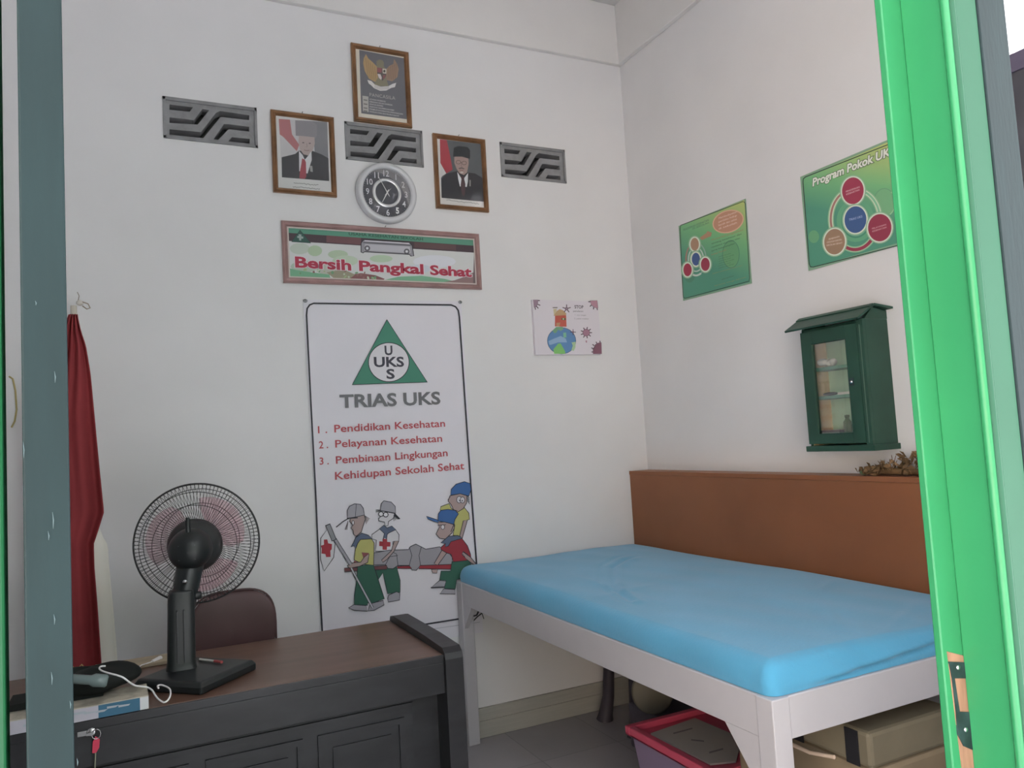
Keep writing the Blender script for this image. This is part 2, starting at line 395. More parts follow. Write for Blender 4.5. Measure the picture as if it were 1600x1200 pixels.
# ================================================================= VENT BLOCKS
vb = None
names = ['grey concrete ventilation block with slanted slots, leftmost, left of the framed portraits',
         'grey concrete ventilation block between the framed eagle emblem and the round wall clock',
         'grey concrete ventilation block at the far right, beside the portrait with glasses']
def place0(u, v, w): return Vector((u, w+.035, v))
plate = curve_plate('vent', [(-VW/2, -VH/2), (VW/2, -VH/2), (VW/2, VH/2), (-VW/2, VH/2)], slots, .07, CONC, place0)
rim = [(-VW/2, -VH/2), (VW/2, -VH/2), (VW/2, VH/2), (-VW/2, VH/2)]
for i, (cx, cz) in enumerate(vents):
    if i == 0:
        for (x0, x1, z0, z1) in ((-VW/2, VW/2, -VH/2, -VH/2+.012), (-VW/2, VW/2, VH/2-.016, VH/2), (-VW/2, -VW/2+.012, -VH/2, VH/2), (VW/2-.012, VW/2, -VH/2, VH/2)):
            plate.box(x0, x1, -.008, 0, z0, z1, CONC)
        o = plate.build('ventilation_block', bevel=.0015); vb = o
    else:
        o = vb.copy(); col.objects.link(o)
    o.location = (cx, DB+.001, cz)
    tag(o, names[i], 'vent', 'ventilation blocks in the back wall')
# mortar smear crumbs along the top of the first block belong to its mesh material

# ================================================================= FRAMED PICTURES
def picture_frame(px, label, name, w=.024, depth=.022, fm=None, liner=None, cat='picture'):
    ys = DB-depth
    x0, x1, z0, z1 = rect(1, ys, px)
    rt = root(name, ((x0+x1)/2, DB, z0), label, cat)
    fb = MB()
    prof = [(0, 0), (0, depth*.75), (w*.25, depth), (w*.5, depth*.8), (w*.75, depth*.95), (w, depth*.45), (w, 0)]
    cs = [(x0, z0, 1, 1), (x1, z0, -1, 1), (x1, z1, -1, -1), (x0, z1, 1, -1)]
    rings = [[Vector((cx+sx*a, DB-d, cz+sz*a)) for a, d in prof] for cx, cz, sx, sz in cs]
    n = len(prof); vsx = [v for r in rings for v in r]
    fb.add(vsx, [(i*n+k, i*n+k+1, ((i+1) % 4)*n+k+1, ((i+1) % 4)*n+k) for i in range(4) for k in range(n-1)], fm or FRAME)
    fb.build('frame', rt)
    if liner:
        lb = MB(); a = w; c = w+.006
        for (p, q, r_, s_) in ((x0+a, x1-a, z0+a, z0+c), (x0+a, x1-a, z1-c, z1-a), (x0+a, x0+c, z0+c, z1-c), (x1-c, x1-a, z0+c, z1-c)):
            lb.box(p, q, DB-depth*.5, DB-depth*.3, r_, s_, liner)
        lb.build('liner', rt)
    # hanging nail
    nb = MB(); nb.tube([((x0+x1)/2, DB, z1+.006), ((x0+x1)/2, DB-.015, z1+.009)], .0013, DMETAL, n=6); nb.build('nail', rt)
    return rt, (x0, x1, z0, z1), DB-.006
FRAME = mat('gilt_brown_frame', (.30, .155, .075), .3, .6, .35, var=.3, scale=10)
FRAMEP = mat('pink_brown_frame', (.42, .26, .25), .35, .5, .2, var=.15, scale=10)
def pane(rt, x0, x1, z0, z1, w, y, refl=.4):
    g = MB(); g.box(x0+w, x1-w, y-.0015, y, z0+w, z1-w, glassm('picture_glass' if refl < 1 else 'hazy_picture_glass', refl)); g.build('glass', rt)

# eagle emblem picture
rt, (x0, x1, z0, z1), py = picture_frame([(549, 64), (640, 82), (644, 199), (554, 187)], 'brown framed grey picture with a golden eagle emblem, hung highest on the back wall', 'emblem_picture')
a = Art(1, py, (520, 50, 4))
a.poly([(140, 85), (472, 140), (485, 575), (155, 530)], (178, 172, 160))
a.poly([(165, 112), (450, 165), (462, 545), (178, 508)], (90, 90, 97))
LW_ = (150, 122, 82)
a.poly([(207, 138), (222, 165), (245, 185), (275, 215), (290, 262), (280, 305), (262, 312), (225, 290), (200, 245), (190, 195), (193, 165)], LW_)
a.poly([(383, 168), (402, 200), (412, 232), (404, 282), (372, 308), (335, 300), (332, 262), (338, 228), (352, 212), (378, 200)], (132, 106, 88))
for i in range(5):
    a.line([(205+i*14, 165+i*13), (222+i*12, 285+i*5)], 2, (112, 92, 66)); a.line([(398-i*12, 195+i*6), (388-i*11, 300-i*2)], 2, (104, 84, 70))
a.poly([(272, 185), (288, 172), (308, 175), (320, 192), (318, 215), (335, 235), (333, 290), (350, 342), (255, 335), (282, 285), (276, 225)], (112, 108, 88))
a.poly([(276, 222), (337, 230), (333, 275), (312, 305), (288, 290), (277, 262)], (80, 72, 72))
a.poly([(277, 222), (307, 226), (305, 255), (278, 252)], (128, 72, 78)); a.poly([(310, 228), (336, 231), (334, 262), (312, 258)], (165, 160, 150))
a.ell(322, 245, 7, 8, (70, 66, 62)); a.poly([(279, 262), (298, 264), (306, 285), (303, 300), (288, 288)], (175, 168, 168)); a.poly([(312, 268), (332, 268), (325, 288), (314, 296)], (118, 70, 74))
a.poly([(216, 300), (240, 306), (262, 328), (300, 342), (345, 340), (372, 325), (396, 318), (388, 345), (365, 350), (335, 366), (296, 368), (258, 352), (240, 334), (224, 322)], (180, 177, 177))
a.poly([(262, 328), (300, 342), (350, 338), (352, 358), (300, 364), (258, 350)], (165, 162, 162))
a.text('PANCASILA', (230, 402), (390, 424), 22, (150, 145, 142), spacing=1.1)
a.poly([(185, 398), (222, 404), (224, 502), (188, 496)], (150, 148, 145))
for y in (420, 445, 470, 488): a.poly([(192, y), (216, y+4), (216, y+12), (192, y+8)], (105, 103, 100))
for i, (tx, e) in enumerate((('KETUHANAN YANG MAHA ESA', 330), ('KEMANUSIAAN YANG ADIL DAN BERADAB', 372), ('PERSATUAN INDONESIA', 315), ('KERAKYATAN YANG DIPIMPIN OLEH HIKMAT', 385), ('PERMUSYAWARATAN PERWAKILAN', 438), ('KEADILAN SOSIAL BAGI SELURUH RAKYAT', 415))):
    y = 424+i*15.5; a.text(tx, (230, y), (e, y+(e-230)*.155), 9, (165, 163, 162), bold=.01)
a.build('picture', rt); pane(rt, x0, x1, z0, z1, .026, DB-.012)

# portrait one
rt, (x0, x1, z0, z1), py = picture_frame([(422, 171), (521, 181), (528, 306), (429, 300)], 'brown framed portrait of a person in dark suit with red tie, glass hazy with reflection', 'portrait')
a = Art(1, py, (230, 50, 4))
a.poly([(790, 505), (1150, 540), (1175, 1010), (805, 985)], (178, 178, 178))
a.poly([(822, 543), (1125, 562), (1137, 932), (842, 908)], (165, 163, 166))
a.poly([(822, 543), (892, 548), (905, 640), (950, 705), (935, 745), (850, 655), (828, 640)], (160, 95, 100))
a.poly([(1020, 556), (1125, 562), (1137, 932), (1060, 925), (1045, 720)], (112, 112, 117))
a.poly([(925, 552), (1025, 556), (1060, 580), (1062, 650), (1050, 668), (1000, 655), (928, 648)], (122, 118, 124))  # cap, greyed by the glass reflection put into its print colour
a.poly([(840, 783), (925, 762), (948, 742), (1030, 742), (1090, 765), (1133, 790), (1137, 932), (842, 908)], (62, 62, 66))
a.poly([(948, 648), (1045, 658), (1048, 700), (1032, 745), (1005, 772), (978, 765), (955, 735), (945, 690)], (158, 142, 140))
a.ell(975, 692, 7, 3.5, (95, 85, 85)); a.ell(1016, 696, 7, 3.5, (95, 85, 85)); a.line([(996, 695), (1000, 715), (992, 720)], 4, (135, 118, 116)); a.line([(980, 738), (998, 742), (1014, 740)], 4, (125, 92, 92))
a.poly([(948, 742), (972, 770), (985, 798), (1005, 775), (1026, 744), (1028, 800), (1002, 885), (950, 870)], (182, 182, 186))
a.poly([(968, 790), (985, 798), (992, 815), (994, 905), (985, 918), (950, 914), (955, 870), (965, 815)], (148, 62, 72))
a.poly([(1015, 835), (1032, 838), (1035, 875), (1020, 872)], (140, 140, 140))
cap = inkm((95, 95, 95))
for yy, xa, xb in ((945, 915, 1070), (968, 910, 1080)):
    pts = []; n = 26
    for i in range(n): pts.append((xa+(xb-xa)*i/(n-1), yy+(xb-xa)*i/(n-1)*.08+random.uniform(-4, 4)))
    a.line(pts, 3.2, cap)
a.build('picture', rt); pane(rt, x0, x1, z0, z1, .026, DB-.012, 1.0)

# portrait two
rt, (x0, x1, z0, z1), py = picture_frame([(677, 206), (759, 218), (765, 332), (683, 323)], 'brown framed portrait of a person in black cap and glasses, right of the wall clock', 'portrait')
a = Art(1, py, (660, 190, 5.333))
a.poly([(118, 115), (515, 165), (540, 730), (145, 690)], (175, 172, 170))
a.poly([(145, 147), (490, 188), (512, 668), (160, 635)], (78, 82, 86))
a.poly([(145, 147), (203, 154), (232, 290), (252, 400), (200, 432), (150, 345)], (152, 52, 62))
a.poly([(150, 345), (198, 432), (165, 455), (155, 470)], (170, 168, 168))
a.poly([(160, 480), (198, 435), (290, 412), (380, 425), (440, 432), (500, 470), (512, 668), (160, 635)], (48, 48, 52))
a.poly([(266, 295), (320, 280), (382, 302), (386, 350), (372, 425), (345, 446), (308, 430), (284, 392), (266, 345)], (142, 118, 112))
a.poly([(255, 292), (262, 218), (300, 203), (375, 212), (397, 238), (396, 312), (330, 292)], (42, 45, 48))
for cx in (300, 348): a.ell(cx, 338+(cx-300)*.15, 19, 15, None, edge=(75, 62, 60), ew=3.5)
a.line([(319, 340), (330, 342)], 3.5, (75, 62, 60)); a.line([(325, 345), (322, 372), (334, 376)], 4, (118, 95, 90))
a.poly([(300, 388), (326, 380), (352, 392), (345, 398), (326, 392), (306, 396)], (92, 80, 78)); a.line([(310, 404), (340, 408)], 4, (120, 70, 68)); a.ell(328, 424, 14, 8, (165, 155, 150))
a.poly([(290, 418), (322, 470), (350, 468), (380, 428), (378, 500), (370, 545), (312, 540), (298, 480)], (178, 180, 184))
a.poly([(320, 455), (350, 460), (348, 480), (358, 520), (355, 600), (345, 625), (330, 610), (318, 530), (325, 482)], (72, 52, 55))
a.poly([(392, 485), (402, 487), (402, 540), (392, 538)], (120, 118, 116))
a.line([(200+i*7, 652+i*.9+random.uniform(-5, 5)) for i in range(40)], 3.5, cap)
a.build('picture', rt); pane(rt, x0, x1, z0, z1, .026, DB-.012)

# ================================================================= WALL CLOCK
cc = onY(DB-.04, 605.5, 300.5); CRAD = .152
rt = root('wall_clock', (cc.x, DB, cc.z), 'round wall clock with wide silver-white rim and dark dial', 'clock')
rimm = mat('clock_rim', (.66, .66, .69), .35, .5, .1)
o = Vector((cc.x, DB, cc.z))
b = MB(); b.lathe([(.135, 0), (.150, .005), (.153, .02), (.150, .038), (.140, .046), (.128, .044), (.121, .036), (.121, .03)], o, (0, -1, 0), rimm, n=64); b.build('rim', rt)
b = MB(); b.lathe([(.0, .031), (.122, .031)], o, (0, -1, 0), mat('clock_dial', L(62, 62, 68, .56), .4), n=48, smooth=False)
b.lathe([(.058, .0315), (.060, .034), (.070, .034), (.073, .0315)], o, (0, -1, 0), mat('clock_ring', (.75, .75, .76), .25, .6, .6), n=48)
def polar(r, hr, y=.033): t = R(90-hr*30); return Vector((o.x+r*math.cos(t), DB-y, o.z+r*math.sin(t)))
num = mat('clock_numeral', L(175, 175, 180, .56), .4)
for h in range(1, 13):
    vs, fs = mesh_text(str(h), .012 if h != 5 else .04); xs = [v[0] for v in vs]; mxx = (min(xs)+max(xs))/2; c = polar(.0975, h)
    s_ = .042
    b.add([Vector((c.x+(x-mxx)*s_*.85, DB-.0325, c.z+(y-.36)*s_)) for x, y in vs], fs, num if h != 5 else inkm((215, 215, 220)))
for k in range(60):
    t = k/5; p = polar(.1175, t); q = polar(.1145, t); d = (p-q).cross(Vector((0, 1, 0))).normalized()*.0006
    b.add([p+d, p-d, q-d, q+d], [(0, 1, 2, 3)], num)
b.build('dial', rt)
def hand(h, length, wd, tail, y, mt, nm):
    b = MB(); p = polar(length, h, y); q = polar(-tail, h, y); c = Vector((o.x, DB-y, o.z)); d = (p-c).cross(Vector((0, 1, 0))).normalized()*wd
    b.prism([q+d*.6, c+d, p+d*.3, p-d*.3, c-d, q-d*.6], (0, -.001, 0), mt); b.build(nm, rt)
hm = mat('clock_hand', (.75, .75, .76), .35)
hand(6.95, .056, .0032, .018, .0355, hm, 'hour_hand'); hand(11.05, .088, .0022, .022, .037, hm, 'minute_hand'); hand(1.4, .03, .0012, .02, .0385, hm, 'second_hand')
b = MB(); b.lathe([(.0, .040), (.120, .040), (.122, .037)], o, (0, -1, 0), glassm('picture_glass'), n=48); b.build('glass', rt)

# ================================================================= SLOGAN SIGN
rt, (x0, x1, z0, z1), py = picture_frame([(440, 342), (751, 367), (752, 453), (443, 440)], 'wide pink-brown framed sign reading Bersih Pangkal Sehat below the clock', 'slogan_sign', w=.026, depth=.018, fm=FRAMEP, liner=mat('cream_liner', (.62, .55, .52), .5), cat='sign')
a = Art(1, py, (420, 330, 4.444))
a.poly([(100, 68), (1455, 172), (1468, 540), (115, 475)], (95, 80, 82))
a.poly([(124, 92), (1440, 188), (1430, 240), (135, 152)], (72, 125, 105))
a.line([(124, 96), (1440, 191)], 6, (50, 60, 58))
a.poly([(135, 150), (1430, 240), (1437, 290), (140, 205)], (66, 54, 60))
a.poly([(400, 168), (640, 185), (640, 232), (400, 216)], (98, 66, 70)); a.poly([(1010, 214), (1300, 234), (1300, 272), (1010, 252)], (84, 62, 64))
a.poly([(138, 207), (1425, 288), (1418, 510), (136, 452)], (166, 168, 168))
for (x, y, rx, ry, c) in ((215, 260, 70, 40, (150, 160, 150)), (320, 275, 50, 38, (138, 158, 130)), (480, 300, 70, 30, (142, 160, 135)), (530, 345, 90, 38, (150, 165, 145)), (780, 330, 80, 26, (145, 165, 140)), (250, 385, 100, 40, (140, 155, 142)), (420, 400, 90, 45, (148, 150, 140)), (1150, 350, 150, 45, (172, 174, 182)), (1040, 400, 90, 30, (160, 166, 176))): a.ell(x, y, rx, ry, c, n=14)
a.poly([(136, 395), (190, 408), (300, 425), (420, 440), (430, 468), (136, 452)], (92, 145, 112))
a.poly([(800, 478), (900, 455), (1060, 448), (1220, 470), (1300, 490), (1200, 500)], (95, 145, 115))
a.poly([(570, 440), (640, 430), (740, 445), (805, 470), (790, 482), (560, 470)], (112, 70, 72))
a.poly([(400, 425), (520, 405), (600, 440), (560, 470), (450, 464)], (125, 120, 100))
for i in range(22):
    x = 150+random.random()*620; y = 395+(x-150)*.045+random.random()*55
    a.ell(x, min(y, 440+(x-136)*.045), random.uniform(6, 18), random.uniform(4, 10), random.choice([(88, 130, 95), (130, 150, 105), (118, 84, 80), (150, 160, 140)]), n=9, rot=random.random()*3)
a.poly([(1290, 480), (1360, 455), (1420, 425), (1418, 510), (1180, 498)], (120, 95, 95))
a.poly([(158, 212), (216, 132), (292, 222)], (48, 78, 72), edge=(38, 52, 50), ew=4)
a.poly([(206, 160), (226, 162), (226, 175), (240, 178), (238, 192), (226, 190), (224, 205), (210, 203), (210, 188), (196, 184), (198, 172), (208, 173)], (125, 140, 138))
a.text('USAHA KESEHATAN SEKOLAH', (555, 166), (1070, 204), 20, (48, 82, 70), bold=.02)
# printed metal clip
a.poly([(640, 285), (640, 222), (660, 198), (975, 218), (995, 240), (1006, 312), (985, 312), (975, 300), (665, 282), (655, 290)], (122, 120, 128), edge=(48, 46, 52), ew=6)
a.poly([(668, 228), (978, 246), (985, 292), (662, 272)], (150, 148, 156)); a.line([(655, 218), (985, 238)], 6, (70, 68, 76)); a.line([(665, 205), (975, 224)], 6, (180, 178, 186))
for cx, cy in ((683, 258), (957, 280)): a.ell(cx, cy, 17, 17, (100, 98, 106), edge=(50, 48, 54), ew=4); a.ell(cx, cy, 8, 8, (175, 175, 180))
RED = (152, 42, 62)
FAT = dict(bold=.035, halo=(186, 172, 180), hb=.03)
def slab(word, p0, p1, h):
    a.text(word, p0, p1, h, RED, **FAT)
    return
slab('Bersih', (183, 388), (573, 410), 74); slab('Pangkal', (627, 412), (1075, 436), 70); slab('Sehat', (1120, 440), (1410, 455), 66)
a.build('sign_face', rt)

# ================================================================= BANNER
bt = root('banner', (1.1, DB, .5), 'tall white cloth banner with green triangle emblem, red list and cartoon first-aid scouts', 'banner')
BY = DB-.008
a = Art(1, BY, (460, 460, 4), k=.55)
TLp, TRp = Vector((.703, 0, 2.151)), Vector((1.497, 0, 2.163)); BLp, BRp = Vector((.736, 0, .50)), Vector((1.520, 0, .50))
CLOTH = mat('banner_cloth', L(176, 174, 180, .55), .55, .25, var=.02, scale=3, bump=.05, bscale=8)
def bfn(u, v):
    t = TLp.lerp(TRp, u); q = BLp.lerp(BRp, u); p = t.lerp(q, v)
    return Vector((p.x, BY+.004-.0025*math.sin(u*9+v*3)*math.sin(v*3.1), p.z))
bb = MB(); bb.grid(bfn, 24, 40, CLOTH)
a.l = 4
DK = (42, 42, 50)
# border with rounded corners
bord = [(75, 1200), (80, 120), (88, 82), (112, 58), (150, 54)]
def px6(x, y): return ((470+x/4.617-460)*4, (740+y/4.617-460)*4)
T0 = a.T
leftb = [px6(155, 1150), px6(100, 0), (100, 700), (76, 130), (80, 88), (95, 66), (120, 56), (980, 66), (1008, 78), (1024, 100), (1030, 140), (1062, 600), (1105, 1200), px6(1225, 60), px6(1267, 640)]
a.line([px6(157, 1180), px6(127, 600), (131, 1200), (104, 700), (76, 130), (80, 88), (95, 66), (120, 56), (980, 66), (1008, 78), (1024, 100), (1031, 140), (1062, 600), (1103, 1200), px6(1267, 640), px6(1283, 900), px6(1290, 975), px6(1270, 1020), px6(1230, 1034), px6(880, 1090), px6(250, 1195)], 10, DK)
a.poly([(578, 158), (830, 548), (362, 564)], (52, 112, 92), edge=DK, ew=7)
a.ell(590, 424, 127, 122, (172, 170, 176), edge=DK, ew=5, n=48)
UK = dict(bold=.03)
a.text('UKS', (498, 452), (686, 450), 62, (55, 55, 65), **UK); a.text('U', (565, 378), (614, 377), 58, (55, 55, 65), **UK); a.text('S', (576, 526), (628, 525), 60, (55, 55, 65), **UK)
a.text('TRIAS UKS', (284, 708), (914, 684), 82, (92, 92, 96), bold=.03)
RC = (158, 58, 66)
for n_, tx, p0, p1, h in (('1 .', 'Pendidikan Kesehatan', (250, 862), (942, 826), 48), ('2 .', 'Pelayanan Kesehatan', (256, 957), (924, 920), 48), ('3 .', 'Pembinaan Lingkungan', (260, 1058), (958, 1010), 48), (None, 'Kehidupan Sekolah Sehat', (255, 1158), (1062, 1092), 50)):
    a.text(tx, p0, p1, h, RC, bold=.012)
    if n_: a.text(n_, (p0[0]-102, p0[1]+6), (p0[0]-45, p0[1]+3), h-2, RC, bold=.012)
# cartoon figures
a.T = (470, 740, 4.617)
GY, YL, GN, RD, BL, FL, WT, NK = (128, 126, 136), (150, 148, 82), (42, 84, 70), (132, 38, 48), (44, 82, 138), (138, 118, 116), (166, 164, 170), (72, 84, 108)
E_ = dict(edge=DK, ew=5)
# figure at the far right back
a.poly([(1005, 262), (1010, 238), (1070, 216), (1085, 250), (1130, 278), (1180, 245), (1212, 285), (1216, 330), (1172, 345), (1158, 450), (1098, 445), (1110, 372), (1080, 300)], YL, **E_)
a.poly([(1172, 340), (1202, 335), (1162, 475), (1143, 462)], FL, **E_)
a.poly([(1075, 160), (1150, 145), (1198, 160), (1196, 212), (1172, 252), (1130, 278), (1100, 258), (1085, 225), (1062, 198)], FL, **E_)
a.poly([(1080, 155), (1086, 112), (1120, 76), (1180, 58), (1222, 72), (1228, 115), (1212, 162), (1150, 145)], BL, **E_)
a.ell(1142, 188, 18, 24, WT, edge=DK, ew=4); a.ell(1166, 190, 16, 22, WT, edge=DK, ew=4); a.ell(1146, 194, 4, 6, DK); a.ell(1164, 196, 4, 6, DK)
for k in range(4): a.line([(1196, 160+k*10), (1218, 178+k*14)], 3.5, DK)
a.line([(1060, 190), (1078, 165)], 4, DK); a.line([(1105, 262), (1130, 268)], 4, DK)
# middle figure
a.poly([(512, 470), (512, 440), (580, 392), (680, 400), (708, 440), (706, 486), (664, 490), (662, 556), (538, 560), (545, 480)], WT, **E_)
a.poly([(530, 672), (690, 668), (716, 770), (716, 856), (626, 866), (606, 780), (592, 715), (560, 765)], GN, **E_)
a.poly([(626, 900), (632, 876), (690, 852), (714, 862), (712, 912), (630, 926)], GY, **E_)
a.poly([(575, 268), (680, 288), (664, 325), (632, 345), (628, 375), (606, 378), (604, 350), (562, 340), (560, 325), (578, 308), (560, 294)], WT, **E_)
a.poly([(572, 266), (580, 216), (598, 196), (652, 206), (680, 236), (684, 286), (620, 274)], GY, **E_)
a.poly([(674, 280), (718, 326), (704, 330), (670, 300)], DK)
a.ell(578, 292, 17, 17, (176, 175, 180), edge=DK, ew=6); a.ell(612, 296, 17, 17, (176, 175, 180), edge=DK, ew=6)
for k in range(3): a.line([(575, 262+k*3), (540, 262+k*8)], 3.5, DK)
for k in range(3): a.line([(670, 300), (672+k*12, 342-k*6)], 3.5, DK)
a.poly([(566, 398), (598, 372), (622, 392), (655, 378), (686, 404), (634, 428), (622, 440), (618, 476), (604, 460), (590, 482), (602, 432)], NK, **E_)
a.poly([(590, 470), (622, 472), (622, 492), (646, 494), (645, 526), (621, 526), (620, 550), (589, 548), (589, 524), (565, 522), (566, 488), (590, 490)], (140, 40, 48))
# stretcher and covered patient
a.poly([(526, 572), (640, 552), (775, 548), (790, 526), (828, 508), (868, 528), (900, 545), (1000, 528), (1060, 560), (1092, 604), (1090, 656), (862, 662), (832, 698), (802, 696), (782, 662), (700, 662), (664, 686), (628, 684), (610, 656), (526, 658)], (122, 120, 128), **E_)
a.line([(700, 660), (690, 580), (650, 560)], 4, DK); a.line([(862, 660), (852, 590), (868, 530)], 4, DK); a.line([(782, 660), (800, 590), (782, 530)], 4, DK); a.line([(610, 656), (640, 600), (700, 590)], 4, DK)
a.poly([(312, 682), (620, 662), (620, 690), (316, 708)], (98, 56, 60), **E_); a.poly([(696, 668), (780, 664), (800, 684), (696, 684)], RD, **E_); a.poly([(858, 662), (1088, 654), (1090, 690), (850, 686)], RD, **E_)
a.poly([(672, 488), (706, 486), (672, 560), (620, 620), (590, 640), (582, 622), (606, 600), (652, 556)], FL, **E_)
# front left figure
a.poly([(410, 668), (520, 650), (556, 760), (602, 902), (512, 936), (482, 932), (480, 950), (384, 946), (386, 880), (402, 770)], GN, **E_)
a.poly([(344, 968), (382, 945), (470, 952), (478, 992), (380, 984)], GY, **E_); a.poly([(482, 990), (500, 938), (594, 914), (600, 946), (530, 984)], GY, **E_)
a.poly([(398, 505), (430, 466), (500, 456), (528, 500), (524, 660), (440, 652), (384, 622), (392, 548)], YL, **E_)
a.poly([(438, 568), (490, 572), (484, 598), (452, 616)], (112, 60, 62)); a.poly([(385, 630), (440, 648), (400, 668), (372, 655)], (120, 52, 56))
a.poly([(456, 602), (492, 578), (482, 640), (424, 668), (352, 682), (334, 664), (370, 644), (432, 638)], FL, **E_)
a.poly([(360, 322), (455, 297), (464, 330), (450, 372), (436, 420), (398, 452), (380, 438), (376, 410), (360, 392), (374, 372), (352, 345)], FL, **E_)
a.poly([(334, 322), (334, 265), (350, 236), (386, 218), (430, 222), (450, 250), (458, 298), (400, 312)], GY, **E_)
a.line([(400, 218), (392, 312)], 3.5, DK); a.line([(254, 386), (300, 348), (345, 322), (410, 318)], 7, DK)
a.ell(376, 354, 8, 16, WT, edge=DK, ew=3.5)
for k in range(5): a.line([(455, 300), (472+k*6, 362-k*9)], 3.5, (80, 72, 75))
for k in range(3): a.line([(340, 340), (318+k*7, 405)], 3.5, (80, 72, 75))
a.poly([(396, 458), (440, 430), (486, 444), (512, 470), (430, 474), (410, 502), (396, 540), (382, 520), (360, 530), (380, 495)], NK, **E_)
# pole and flag
a.poly([(190, 402), (142, 466), (142, 622), (168, 702), (236, 604), (246, 505)], WT, **E_)
a.poly([(165, 476), (190, 474), (196, 502), (224, 508), (222, 545), (212, 556), (214, 600), (182, 602), (176, 580), (148, 576), (150, 542), (144, 520), (166, 512)], (145, 36, 48))
a.line([(243, 470), (360, 656)], 26, DK); a.line([(243, 470), (360, 656)], 18, GY, up=1); a.line([(362, 680), (518, 968)], 18, DK); a.line([(362, 680), (518, 968)], 11, (150, 150, 158))
a.line([(192, 366), (240, 482)], 38, DK); a.line([(195, 372), (238, 478)], 28, (110, 112, 118))
# front right figure
a.poly([(1088, 636), (1222, 624), (1228, 746), (1122, 764), (1112, 832), (1034, 828), (1046, 772), (1000, 766), (1010, 702), (1080, 702)], GN, **E_)
a.poly([(936, 822), (1000, 770), (1046, 776), (1034, 818)], GY, **E_); a.poly([(1000, 866), (1030, 830), (1110, 836), (1112, 868)], GY, **E_); a.line([(936, 822), (1034, 818)], 9, DK)
a.poly([(1016, 552), (1052, 570), (986, 660), (960, 648)], FL, **E_)
a.poly([(1160, 560), (1222, 602), (1264, 652), (1252, 662), (1186, 612)], FL, **E_)
a.poly([(1008, 532), (1060, 488), (1150, 454), (1200, 520), (1222, 580), (1226, 604), (1168, 560), (1160, 580), (1200, 626), (1100, 636), (1082, 582), (1050, 572), (1010, 548)], RD, **E_)
a.poly([(984, 352), (1040, 348), (1102, 368), (1106, 392), (1086, 430), (1040, 472), (1000, 466), (974, 436), (986, 408), (1000, 385)], FL, **E_)
a.poly([(988, 342), (990, 290), (1010, 264), (1060, 258), (1112, 265), (1135, 290), (1110, 330), (1102, 366), (1040, 350)], BL, **E_)
a.poly([(904, 308), (985, 334), (992, 352), (960, 346), (915, 326)], BL, **E_)
a.ell(1022, 385, 13, 17, WT, edge=DK, ew=4); a.line([(985, 372), (1045, 368)], 4, DK); a.line([(1100, 370), (1080, 420)], 5, DK)
a.poly([(1008, 500), (1062, 452), (1130, 446), (1162, 466), (1080, 490), (1062, 522), (1040, 528), (1042, 505)], NK, **E_)
a.poly([(940, 690), (985, 688), (980, 718), (950, 716)], FL, **E_)
# thin printed rule under the border
a.line([(960, 1118), (1290, 1070)], 3, (130, 130, 140))
bb2 = bb
o_ = len(bb2.v); bb2.v += a.v
for f, mi in zip(a.f, a.mi):
    bb2.f.append([o_+k for k in f]); bb2.mi.append(bb2.m(a.mats[mi])); bb2.sm.append(False)
bb2.build('cloth', bt)
for (x, y) in ((477, 470), (719, 472)):
    p = onY(DB-.012, x, y); b = MB(); b.tube([p+Vector((.009*math.cos(t/8*6.283), 0, .007*math.sin(t/8*6.283))) for t in range(8)], .0014, DMETAL, n=5, closed=True); b.lathe([(.0, .006), (.004, .004), (.004, 0)], p, (0, -1, 0), METAL, n=10); b.build('eyelet', bt)

# ================================================================= CANVAS DRAWING
cq = [(832, 469), (934, 470), (940, 555), (837, 553)]
x0, x1, z0, z1 = rect(1, DB-.02, cq)
rt = root('canvas_drawing', ((x0+x1)/2, DB, z0), 'small unframed canvas drawing of a blue globe with red house and pink viruses', 'picture')
a = Art(1, DB-.0205, (810, 450, 10), k=.56)
a.box(x0, x1, DB-.02, DB, z0, z1, mat('canvas', L(176, 172, 178, .56), .7, .2, bump=.1, bscale=200))
GR, BLU, PK = (112, 152, 112), (72, 112, 158), (140, 98, 118)
a.ell(675, 825, 222, 205, BLU, edge=(60, 78, 105), ew=8)
a.poly([(470, 830), (560, 790), (660, 750), (740, 790), (760, 850), (620, 850), (500, 890), (480, 880)], (112, 142, 172))
a.poly([(530, 665), (590, 610), (690, 605), (705, 640), (660, 672), (620, 650), (590, 700), (560, 705)], (98, 146, 112))
a.poly([(700, 700), (745, 695), (750, 770), (705, 778)], (100, 160, 130)); a.poly([(545, 960), (620, 870), (660, 865), (730, 990), (735, 1028), (560, 1028)], (104, 168, 88))
a.poly([(830, 850), (895, 840), (890, 930), (865, 985), (828, 970), (850, 900)], (140, 170, 130))
a.poly([(570, 600), (572, 420), (745, 420), (752, 605)], (168, 74, 62)); a.poly([(548, 435), (600, 360), (645, 330), (700, 350), (750, 400), (742, 425)], (158, 128, 92)); a.poly([(545, 330), (600, 325), (590, 380), (555, 420)], (165, 155, 120))
a.poly([(590, 545), (655, 540), (640, 600), (595, 600)], (158, 120, 88)); a.poly([(672, 470), (738, 470), (738, 502), (672, 498)], (80, 90, 60)); a.ell(702, 484, 12, 14, (150, 160, 120))
a.line([(535, 308), (610, 306)], 14, (92, 88, 80))
def virus(cx, cy, r, n, sp, c, a0=0, a1=360, w=14):
    for k in range(n):
        t = R(a0+(a1-a0)*k/max(1, n-(0 if a1-a0 >= 360 else 1))); a.line([(cx+r*.8*math.cos(t), cy+r*.8*math.sin(t)), (cx+(r+sp)*math.cos(t), cy+(r+sp)*math.sin(t))], w, (70, 52, 65))
    a.ell(cx, cy, r, r, c, edge=(85, 60, 75), ew=6, n=16)
